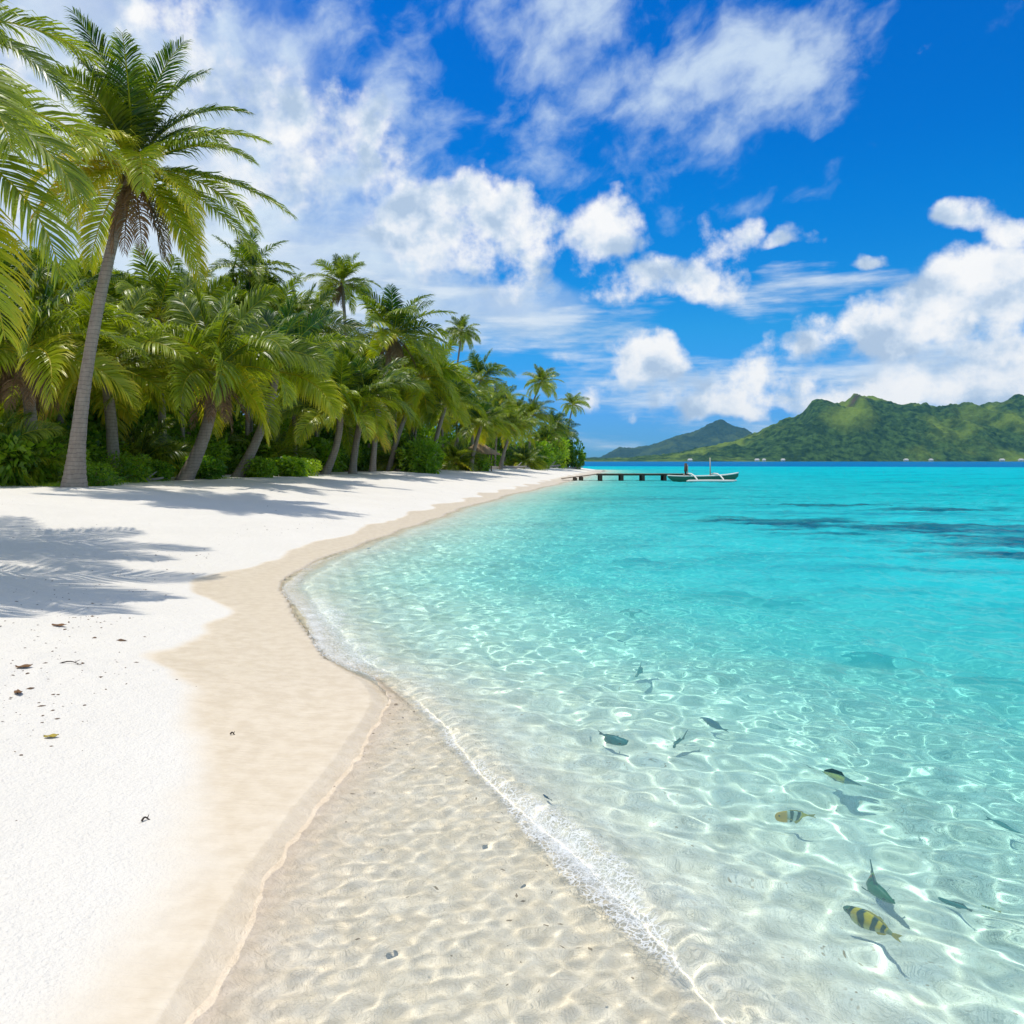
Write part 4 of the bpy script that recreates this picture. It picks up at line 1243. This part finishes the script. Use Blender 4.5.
# grass at the foot of the palms
def build_grass():
    rng = np.random.default_rng(31)
    spots = [(38, 24.2, 0.9, 0.5), (60, 23.4, 0.5, 0.4), (5, 23.6, 0.7, 0.5), (140, 29.0, 0.9, 0.8), (118, 27.5, 0.6, 0.7), (210, 33.5, 1.0, 0.8), (100, 26.4, 0.8, 0.6)]
    V, A = [], []
    for px, Y, rx, ry in spots:
        n = 420
        x = (px - 512) / F * Y + rng.normal(0, rx * 0.5, n); y = Y + rng.normal(0, ry * 0.5, n)
        z = ground_h(x, y) - 0.01
        a = rng.uniform(0, 6.28, n); h = rng.uniform(0.05, 0.17, n); lean = rng.uniform(0.1, 0.9, n) * h
        b = rng.uniform(0, 6.28, n)
        P = np.stack([x, y, z], -1)
        S = np.stack([np.cos(a), np.sin(a), 0 * a], -1) * 0.010
        T = P + np.stack([np.cos(b) * lean, np.sin(b) * lean, h], -1)
        V.append(np.stack([P - S, P + S, T], 1).reshape(-1, 3)); A.append(np.repeat(rng.uniform(0.15, 0.6, n), 3))
    V = np.concatenate(V)
    o = mesh_np('grass', V, None, np.arange(len(V)).reshape(-1, 3), smooth=False, attrs=dict(tone=np.concatenate(A)), mat=SHRUB)
    o['kind'] = 'stuff'; o['label'] = 'short grass in small patches at the foot of the palms'
build_grass()

# ------------------------------------------------------------------ thatched hut, driftwood
thatch = simple('thatch', (0.30, 0.21, 0.13), 0.9, 0.45, 14.0, 0.8, 60)
def build_hut(px, Y):
    x = (px - 512) / F * Y
    r = empty('thatched_hut', (x, Y, gh(x, Y)), 0.2)
    tag(r, 'small open hut with a brown thatched roof under the golden low palm', 'hut')
    for sx in (-1, 1):
        for sy in (-1, 1):
            b = MB(); b.tube([(sx * 1.0, sy * 0.8, -0.2), (sx * 0.98, sy * 0.78, 1.95)], 0.06, 7); b.build('post', old_wood, r, smooth=True)
    rng = np.random.default_rng(2)
    V, Q = [], []
    n = 44
    for L in range(4):                                # overlapping layers of palm thatch with a ragged lower edge
        z0, z1 = 2.62 - 0.25 * L, 2.62 - 0.25 * L - 0.42
        r0_, r1_ = 0.10 + 0.36 * L, 0.10 + 0.36 * L + 0.52
        for i in range(n):
            a0, a1 = 2 * math.pi * i / n, 2 * math.pi * (i + 1.1) / n
            d = rng.uniform(-0.07, 0.05); k = len(V)
            V += [(1.15 * r0_ * math.cos(a0), 0.95 * r0_ * math.sin(a0), z0), (1.15 * r0_ * math.cos(a1), 0.95 * r0_ * math.sin(a1), z0),
                  (1.15 * r1_ * math.cos(a1), 0.95 * r1_ * math.sin(a1), z1 + d), (1.15 * r1_ * math.cos(a0), 0.95 * r1_ * math.sin(a0), z1 + d * 0.6)]
            Q.append((k, k + 1, k + 2, k + 3))
    mesh_np('roof', np.array(V), np.array(Q), smooth=False, mat=thatch, parent=r)
build_hut(479, 73.0)
grey_wood = simple('driftwood_grey', (0.30, 0.27, 0.25), 0.9, 0.35, 5.0, 0.6, 30)
def log(px, py, Y, L, ang, rad, label):
    x = (px - 512) / F * Y; z = gh(x, Y)
    b = MB()
    rr = random.Random(px)
    pts = [(L * (t - 0.5), 0.06 * L * math.sin(3 * t + px), rad * 0.6 + 0.10 * L * max(0, t - 0.6) + rr.uniform(-.02, .02)) for t in np.linspace(0, 1, 9)]
    b.tube(pts, [rad * (1.1 - 0.75 * t) * rr.uniform(0.9, 1.1) for t in np.linspace(0, 1, 9)], 8)
    b.tube([pts[5], (pts[5][0] + 0.2 * L, 0.12 * L, 0.16 * L + rad)], [rad * 0.5, rad * 0.15], 6)
    o = b.build('driftwood', grey_wood, smooth=True, loc=(x, Y, z)); o.rotation_euler = (0, 0, ang)
    tag(o, label, 'driftwood')
log(514, 463, 92, 3.2, 0.3, 0.22, 'grey driftwood trunk lying at the foot of the low yellow-green palm')
log(546, 466, 112, 4.0, -0.2, 0.28, 'grey driftwood trunk under the pale bush near the end of the grove')
log(572, 468, 126, 3.6, 0.1, 0.16, 'thin driftwood branch on the sand at the tip of the grove')
log(498, 466, 84, 2.6, 0.5, 0.2, 'weathered driftwood log right of the thatched hut')
log(140, 480, 28.5, 1.6, 0.2, 0.09, 'dark driftwood branch lying on the sand left of the leaning young palm')
log(97, 470, 27.0, 2.4, 1.2, 0.11, 'pale dead stump leaning behind the tall palm trunk')

# ------------------------------------------------------------------ what the tide left on the sand
def ray_ground(px, py, water_depth=None):
    """where the sight line through a pixel meets the sand (through the bent light of the water if it is covered)"""
    d = Vector(((px - 512) / F, 1.0, (HORIZON - py) / F))
    if water_depth is not None:
        t = EYE / -d.z
        p = Vector((d.x * t, t, 0))
        hd = Vector((d.x, d.y)); si = hd.length / d.length
        st = si / 1.333
        k = water_depth * st / math.sqrt(1 - st * st)
        hd.normalize()
        return Vector((p.x + hd.x * k, p.y + hd.y * k, -water_depth))
    t = 1.0
    while t < 300:
        if EYE + d.z * t < gh(d.x * t, t):
            break
        t *= 1.01
    return Vector((d.x * t, t, gh(d.x * t, t)))

chip_mat = simple('beach_litter', (0.11, 0.065, 0.035), 0.85, 0.6, 30.0)
pebble_mat = simple('pebble', (0.30, 0.23, 0.16), 0.7, 0.6, 20.0)
def chips(name, X, Y, size, mat, label, seed, lift=0.0):
    rng = np.random.default_rng(seed)
    n = len(X); Z = ground_h(X, Y)
    a = rng.uniform(0, 6.28, n); l = size * np.exp(rng.normal(0, 0.5, n)); w = l * rng.uniform(0.25, 0.8, n); h = l * rng.uniform(0.15, 0.4, n)
    c, s = np.cos(a), np.sin(a)
    def P(u, v, z):
        return np.stack([X + c * u - s * v, Y + s * u + c * v, Z + z], -1)
    V = np.stack([P(-l, 0 * l, 0 * l), P(0.1 * l, -w, -0.1 * h), P(l, 0.2 * w, 0.1 * h), P(-0.1 * l, w, 0 * l), P(0.1 * l, 0 * l, h)], 1).reshape(-1, 3)
    b = np.arange(n)[:, None] * 5
    t = np.concatenate([b + np.array([0, 1, 4]), b + np.array([1, 2, 4]), b + np.array([2, 3, 4]), b + np.array([3, 0, 4])])
    o = mesh_np(name, V, None, t, smooth=False, mat=mat)
    o['kind'] = 'stuff'; o['label'] = label
    return o
rng = np.random.default_rng(91)
n = 2200
Yr = np.exp(rng.uniform(math.log(3.6), math.log(60), n)); band = rng.random(n)
sdr = np.where(band < 0.45, 2.1 + rng.normal(0, 0.35, n), 1.6 + np.abs(rng.normal(0, 3.2, n)))
sl = np.sqrt(1 + np.clip(np.interp(Yr, SH_Y, SH_D), -6, 6) ** 2)
Xr = shore_x(Yr) - sdr * sl
keep = rng.random(n) < np.where(band < 0.45, 0.9, 0.35) * np.clip(fbm(Xr * 0.7, Yr * 0.7, 3, 5) * 3.2 - 0.9, 0.08, 1)
chips('beach_litter', Xr[keep], Yr[keep], 0.0105, chip_mat, 'scattered bits of dry leaf and bark on the white sand', 3)
n = 260
Yr = rng.uniform(2.3, 6.0, n); Xr = np.interp(Yr, INNER[:, 0], INNER[:, 1]) - np.abs(rng.normal(0.25, 0.32, n)); kk = shore_sd(Xr, Yr) < -0.1
kk &= rng.random(n) < np.clip(fbm(Xr * 2.2, Yr * 2.2, 2, 15) * 3 - 0.9, 0.05, 1)
chips('coral_grit', Xr[kk], Yr[kk], 0.0075, pebble_mat, 'bits of coral and pebble under the thin wash of water', 4)

yellow_leaf = simple('yellow_leaf', (0.36, 0.27, 0.03), 0.6, 0.3, 40.0)
brown_leaf = simple('brown_leaf', (0.16, 0.08, 0.03), 0.75, 0.4, 40.0)
dark_twig = simple('dark_twig', (0.045, 0.03, 0.022), 0.8, 0.4, 40.0)
def fallen_leaf(px, py, size, ang, mat, label, curl=0.14):
    p = ray_ground(px, py)
    n, m = 9, 4
    V = []
    for i in range(n):
        t = i / (n - 1); w = size * 0.24 * math.sin(math.pi * min(1, t * 0.97 + 0.03)) ** 0.8
        for j in range(m):
            u = -1 + 2 * j / (m - 1)
            V.append((size * (t - 0.5), w * u, 0.008 + curl * size * (0.35 * (2 * t - 1) ** 2 + 0.25 * abs(u) ** 1.5) + 0.004 * math.sin(9 * t + 2 * u)))
    o = mesh_np('fallen_leaf', np.array(V), grid_quads(n, m), mat=mat, loc=p)
    o.rotation_euler = (0.1, 0.05, ang)
    tag(o, label, 'leaf')
    so = o.modifiers.new('skin', 'SOLIDIFY'); so.thickness = 0.002
def twig(px, py, size, ang, label, bend=0.25):
    p = ray_ground(px, py)
    b = MB()
    b.tube([(size * (t - 0.5), bend * size * math.sin(math.pi * t), 0.006 + 0.01 * math.sin(5 * t)) for t in np.linspace(0, 1, 8)], [0.0045 * (1.2 - 0.8 * t) for t in np.linspace(0, 1, 8)], 6)
    b.tube([(0.1 * size, bend * size * 0.95, 0.008), (0.3 * size, bend * size * 1.5, 0.02)], [0.003, 0.0015], 5)
    o = b.build('twig', dark_twig, smooth=True, loc=p); o.rotation_euler = (0, 0, ang)
    tag(o, label, 'twig')
fallen_leaf(51, 741, 0.075, 0.5, yellow_leaf, 'small yellow leaf lying on the dry sand')
fallen_leaf(24, 669, 0.11, 0.9, brown_leaf, 'curled orange-brown leaf on the sand at the picture edge')
fallen_leaf(18, 695, 0.10, 2.2, brown_leaf, 'dark curled leaf on the sand below the orange-brown one')
fallen_leaf(59, 628, 0.12, 0.2, brown_leaf, 'flat brown leaf below the palm frond shadow')
twig(70, 665, 0.16, 0.1, 'short dark twig on the sand between the brown leaves')
twig(147, 822, 0.045, 0.7, 'tiny curved dark twig on the damp sand')
twig(233, 735, 0.03, 0.3, 'speck of dark twig on the wet sand', 0.1)

# ------------------------------------------------------------------ foam
def foam_material():
    m, g = material('sea_foam')
    co = g.node('ShaderNodeNewGeometry').outputs['Position']
    v = g.node('ShaderNodeTexVoronoi', feature='DISTANCE_TO_EDGE'); v.inputs['Scale'].default_value = 36.0
    wob = g.v('ADD', co, g.v('SCALE', g.noise(co, 9.0, 4, 0.6, out=1), scale=0.12))
    g.put(v.inputs['Vector'], wob)
    lace = g.sm(v.outputs[0], 0.14, 0.02)
    n = g.noise(co, 5.5, 5, 0.62); n2 = g.noise(co, 55.0, 4, 0.65)
    d = g.attr('foam')
    body = g.sm(g.m('ADD', g.m('MULTIPLY', d, 0.74), g.m('ADD', g.m('SUBTRACT', n, 0.62), g.m('MULTIPLY', g.m('SUBTRACT', n2, 0.5), 0.9))), 0.22, 0.95)
    net = g.m('MULTIPLY', lace, g.sm(g.m('ADD', d, g.m('SUBTRACT', n, 0.5)), 0.12, 0.45))
    a = g.m('MULTIPLY', g.m('MAXIMUM', body, g.m('MULTIPLY', net, 0.75)), 0.74)
    p = g.principled(Base_Color=(0.86, 0.88, 0.89), Roughness=0.7, Normal=g.bump(n2, 0.6, 0.01))
    tr = g.node('ShaderNodeBsdfTransparent')
    g.out(g.mixs(a, tr.outputs[0], p))
    return m
FOAM = foam_material()
def foam_strip(Yc, Xc, w_in, w_out, dens, label):
    """a ribbon lying on the water along a curve; the density fades to both sides"""
    n = len(Yc); m = 26
    T = np.stack([np.gradient(Xc), np.gradient(Yc)], -1); T /= np.linalg.norm(T, axis=1, keepdims=True)
    N = np.stack([T[:, 1], -T[:, 0]], -1)
    N = np.where(N[:, :1] < 0, -N, N)                      # towards the sea
    u = np.linspace(-1, 1, m)
    off = np.where(u[None] < 0, u[None] * w_in[:, None], u[None] * w_out[:, None])
    X = Xc[:, None] + N[:, :1] * off; Y = Yc[:, None] + N[:, 1:] * off
    Hs = ground_h(X, Y); sd = shore_sd(X, Y); e = inner_e(X, Y)
    Z = np.maximum(surf_z(X, Y, Hs, sd, e, np.hypot(X, Y + 1.6)), Hs) + 0.005 
    prof = np.where(u < 0, 1 - (-u) ** 2.0, (1 - u) ** 1.3)[None] * dens[:, None]
    Z = Z + 0.010 * np.clip(prof, 0, 1) * fbm(X * 22, Y * 22, 2, 88)
    o = mesh_np('sea_foam', np.stack([X, Y, Z], -1).reshape(-1, 3), grid_quads(n, m), attrs=dict(foam=prof.ravel()), mat=FOAM)
    o['kind'] = 'stuff'; o['label'] = label
    return o
Yc = np.linspace(2.2, 6.3, 420)
# the step line, as an arc: x from INNER, smoothed
Xc = np.interp(Yc, INNER[:, 0], INNER[:, 1]); Xc = np.convolve(np.pad(Xc, 15, mode='edge'), np.ones(31) / 31, 'valid')
wn = fbm(Yc * 3.1, Yc * 0 + 2, 3, 12)
dens = np.interp(Yc, [2.2, 2.6, 2.95, 3.3, 3.75, 4.1, 4.8, 5.4, 6.3], [0.12, 0.22, 0.70, 0.95, 0.85, 0.45, 0.34, 0.30, 0.10])
wout = np.interp(Yc, [2.2, 2.7, 3.1, 3.7, 4.1, 5, 6.3], [0.05, 0.08, 0.20, 0.20, 0.09, 0.05, 0.04]) * (0.5 + wn)
win = np.interp(Yc, [2.2, 2.7, 3.1, 3.7, 4.1, 5, 6.3], [0.03, 0.04, 0.08, 0.08, 0.04, 0.03, 0.03]) * (0.5 + fbm(Yc * 4.4, Yc * 0, 3, 14))
foam_strip(Yc, Xc + 0.05, win + 0.03, wout, dens, 'white foam of the little wave breaking at the edge of the shallow step')
Yc = np.linspace(6.2, 16.0, 520)
Xc = shore_x(Yc) + 0.10 + 0.05 * np.sin(Yc * 2.3)
dens = np.interp(Yc, [6.2, 6.7, 7.4, 8.6, 9.6, 11, 12.5, 16], [0.2, 0.75, 0.95, 1.0, 0.8, 0.55, 0.4, 0.12])
wout = np.interp(Yc, [6.2, 7.2, 8.6, 10, 12, 16], [0.16, 0.45, 0.55, 0.40, 0.25, 0.2]) * (0.5 + fbm(Yc * 1.7, Yc * 0, 3, 33))
win = np.full_like(Yc, 0.08) * (0.5 + fbm(Yc * 3.0, Yc * 0, 3, 34))
foam_strip(Yc, Xc, win, wout, dens, 'lacy white foam lapping at the water edge along the wet sand')

# ------------------------------------------------------------------ fish
def fish_material(name, base, belly, bars=None, bar_col=None, second=None, rough=0.4):
    """colour runs along the body: coordinate x from -0.5 (nose) to 0.5 (tail root)"""
    m, g = material(name)
    co = objcoord(g)
    x, y, z = g.sep(co)
    n = g.noise(co, 9.0, 3, 0.6)
    c = g.mix(g.sm(g.m('ADD', z, g.m('MULTIPLY', n, 0.06)), -0.10, 0.08), belly, base)
    if second:
        for (x0, x1, col) in second:
            k = g.m('MULTIPLY', g.sm(x, x0 - 0.03, x0 + 0.03), g.sm(x, x1 - 0.03, x1 + 0.03, 1.0, 0.0))
            c = g.mix(k, c, col)
    if bars:
        xx = g.m('ADD', x, g.m('MULTIPLY', g.m('SUBTRACT', n, 0.5), 0.05))
        for b0 in bars:
            k = g.sm(g.m('ABSOLUTE', g.m('SUBTRACT', xx, b0)), 0.050, 0.026)
            c = g.mix(k, c, bar_col)
    g.out(g.principled(Base_Color=c, Roughness=rough, Specular_IOR_Level=0.3))
    return m
def fish(head, tail, depth, mat, fin_mat, label, tall=0.36, wide=0.15, bend=0.0, kind='fish'):
    a = ray_ground(head[0], head[1], depth); b = ray_ground(tail[0], tail[1], depth)
    c = (a + b) / 2; L = (b - a).length
    ang = math.atan2(b.y - a.y, b.x - a.x)
    r = empty(kind, (c.x, c.y, -depth), ang)
    r.scale = (L, L, L)
    tag(r, label, 'fish', 'fish swimming in the shallows')
    body_end = 0.30
    n, m = 18, 14
    def mid(t):                     # sideways bend of the spine
        return bend * math.sin(math.pi * t) 
    V = []
    for i in range(n):
        t = i / (n - 1)
        s = (math.sin(math.pi * min(1, t ** 0.75 * 0.97 + 0.015))) ** 0.75
        hh = max(0.012, tall / 2 * s * (1 - 0.05 * t) + 0.028 * t); ww = max(0.008, wide / 2 * s + 0.008 * t)
        x = -0.5 + (0.5 + body_end) * t
        for j in range(m):
            th = 2 * math.pi * j / m
            V.append((x, mid(t) + ww * math.cos(th), hh * math.sin(th)))
    Q = [(i * m + j, i * m + (j + 1) % m, (i + 1) * m + (j + 1) % m, (i + 1) * m + j) for i in range(n - 1) for j in range(m)]
    mb = MB(); mb.add(V, Q); mb.add(V[:m], [tuple(range(m - 1, -1, -1))])
    mb.build('body', mat, r, smooth=True)
    y1 = mid(1.0)
    def fin(name, outline, yf, th=0.012):
        b_ = MB(); k = len(outline)
        vs = [(x, yf(x) - th / 2, z) for x, z in outline] + [(x, yf(x) + th / 2, z) for x, z in outline]
        b_.add(vs, [tuple(range(k)), tuple(range(2 * k - 1, k - 1, -1))] + [(i, k + i, k + (i + 1) % k, (i + 1) % k) for i in range(k)])
        return b_.build(name, fin_mat, r)
    yb = lambda x: mid(min(1, max(0, (x + 0.5) / (0.5 + body_end))))
    fin('tail_fin', [(0.27, 0.03), (0.36, 0.09), (0.50, 0.17), (0.44, 0.03), (0.42, 0.0), (0.44, -0.03), (0.50, -0.17), (0.36, -0.09), (0.27, -0.03)], lambda x: y1 - bend * 1.3 * max(0, x - 0.28))
    hgt = tall / 2
    fin('dorsal_fin', [(-0.22, hgt * 0.80), (-0.12, hgt * 1.28), (0.05, hgt * 1.30), (0.17, hgt * 1.05), (0.20, hgt * 0.42), (0.0, hgt * 0.8)], yb)
    fin('anal_fin', [(-0.02, -hgt * 0.80), (0.07, -hgt * 1.25), (0.17, -hgt * 0.98), (0.20, -hgt * 0.42), (0.08, -hgt * 0.7)], yb)
    for sg in (-1, 1):
        b_ = MB()
        yy = mid(0.3) + sg * wide / 2 * 0.9
        b_.add([(-0.22, yy, -0.02), (-0.10, yy + sg * 0.09, 0.0), (-0.06, yy + sg * 0.10, -0.05), (-0.20, yy, -0.06), (-0.10, yy + sg * 0.085, -0.025)], [(0, 1, 2, 3), (3, 2, 4), (0, 4, 1)])
        b_.build('pectoral_fin', fin_mat, r)
        b_ = MB(); ex, ez = -0.39, 0.03
        yy = mid(0.14) + sg * wide * 0.33
        b_.tube([(ex, yy - sg * 0.02, ez), (ex, yy + sg * 0.012, ez), (ex, yy + sg * 0.022, ez)], [0.022, 0.022, 0.008], 8)
        b_.build('eye', EYE_MAT, r, smooth=True)
    return r
EYE_MAT = simple('fish_eye', (0.01, 0.01, 0.012), 0.2, 0.0, 1.0)
sergeant = fish_material('striped_fish', (0.52, 0.40, 0.004), (0.40, 0.46, 0.22), (-0.33, -0.17, -0.01, 0.14), (0.006, 0.030, 0.035), [(-0.6, -0.36, (0.06, 0.16, 0.13)), (0.2, 0.6, (0.25, 0.30, 0.18))])
butterfly = fish_material('butterfly_fish', (0.55, 0.68, 0.62), (0.60, 0.70, 0.66), (-0.08, 0.075), (0.008, 0.03, 0.03), [(-0.6, -0.18, (0.68, 0.38, 0.002)), (0.12, 0.6, (0.66, 0.54, 0.002))])
goldmid = fish_material('gold_fish', (0.004, 0.07, 0.085), (0.01, 0.10, 0.11), None, None, [(-0.20, 0.22, (0.50, 0.42, 0.002)), (-0.6, -0.20, (0.001, 0.035, 0.075))])
greenf = fish_material('green_fish', (0.015, 0.12, 0.06), (0.03, 0.17, 0.08), (0.0,), (0.02, 0.07, 0.05), [(0.10, 0.22, (0.30, 0.10, 0.05)), (0.2, 0.6, (0.26, 0.34, 0.02))])
bluef = fish_material('blue_fish', (0.001, 0.055, 0.15), (0.003, 0.08, 0.17))
tealf = fish_material('teal_fish', (0.003, 0.115, 0.14), (0.008, 0.17, 0.18))
palef = fish_material('pale_fish', (0.40, 0.42, 0.22), (0.50, 0.55, 0.42), (-0.25, -0.1), (0.03, 0.09, 0.09))
fin_y = simple('fin_yellow', (0.45, 0.36, 0.04), 0.5, 0.2, 20.0)
fin_d = simple('fin_dark', (0.012, 0.055, 0.065), 0.5, 0.3, 20.0)
fish((845, 911), (903, 945), 0.09, sergeant, fin_y, 'yellow and black striped fish, lowest and largest of the school', 0.34, 0.14, 0.03)
fish((896, 906), (868, 862), 0.10, greenf, fin_d, 'bent green fish turning just above the striped one', 0.30, 0.16, 0.10)
fish((776, 815), (815, 817), 0.09, butterfly, fin_y, 'white butterflyfish with yellow head and tail and dark band', 0.50, 0.13, 0.0)
fish((862, 787), (806, 766), 0.11, goldmid, fin_d, 'dark blue-headed fish with a golden middle', 0.46, 0.14, -0.05)
fish((701, 717), (728, 730), 0.10, bluef, fin_d, 'solid dark blue fish swimming alone above the butterflyfish', 0.36, 0.16, 0.0)
fish((627, 746), (598, 733), 0.10, tealf, fin_d, 'slim teal fish, leftmost of the three dark ones', 0.26, 0.13, 0.03)
fish((673, 749), (687, 735), 0.12, tealf, fin_d, 'small teal fish between the slim teal fish and the solid dark blue one', 0.30, 0.14, 0.06)
fish((640, 677), (641, 665), 0.10, tealf, fin_d, 'tiny teal fish far out beyond the slim teal one', 0.34, 0.16, 0.0)
fish((616, 640), (627, 643), 0.10, bluef, fin_d, 'tiny dark fish, farthest out of the school', 0.36, 0.18, 0.0)
fish((941, 892), (970, 911), 0.22, tealf, fin_d, 'dim teal fish deeper down right of the green bent one', 0.30, 0.14, 0.02)
fish((978, 897), (1004, 906), 0.18, palef, fin_y, 'pale yellowish fish with dark bars near the picture edge', 0.26, 0.13, 0.0)
fish((1022, 832), (984, 817), 0.30, tealf, fin_d, 'long teal fish low in the water near the picture edge', 0.24, 0.13, 0.02)
fish((540, 797), (551, 803), 0.05, bluef, fin_d, 'tiny dark fish close behind the foam of the little wave', 0.30, 0.16, 0.0)

for o in C.objects:                       # things under the water get the light the waves bend
    top = o.parent or o
    if o.type == 'MESH' and (top.name.startswith('fish') or top.name.startswith('coral_grit')):
        o.cycles.is_caustics_receiver = True
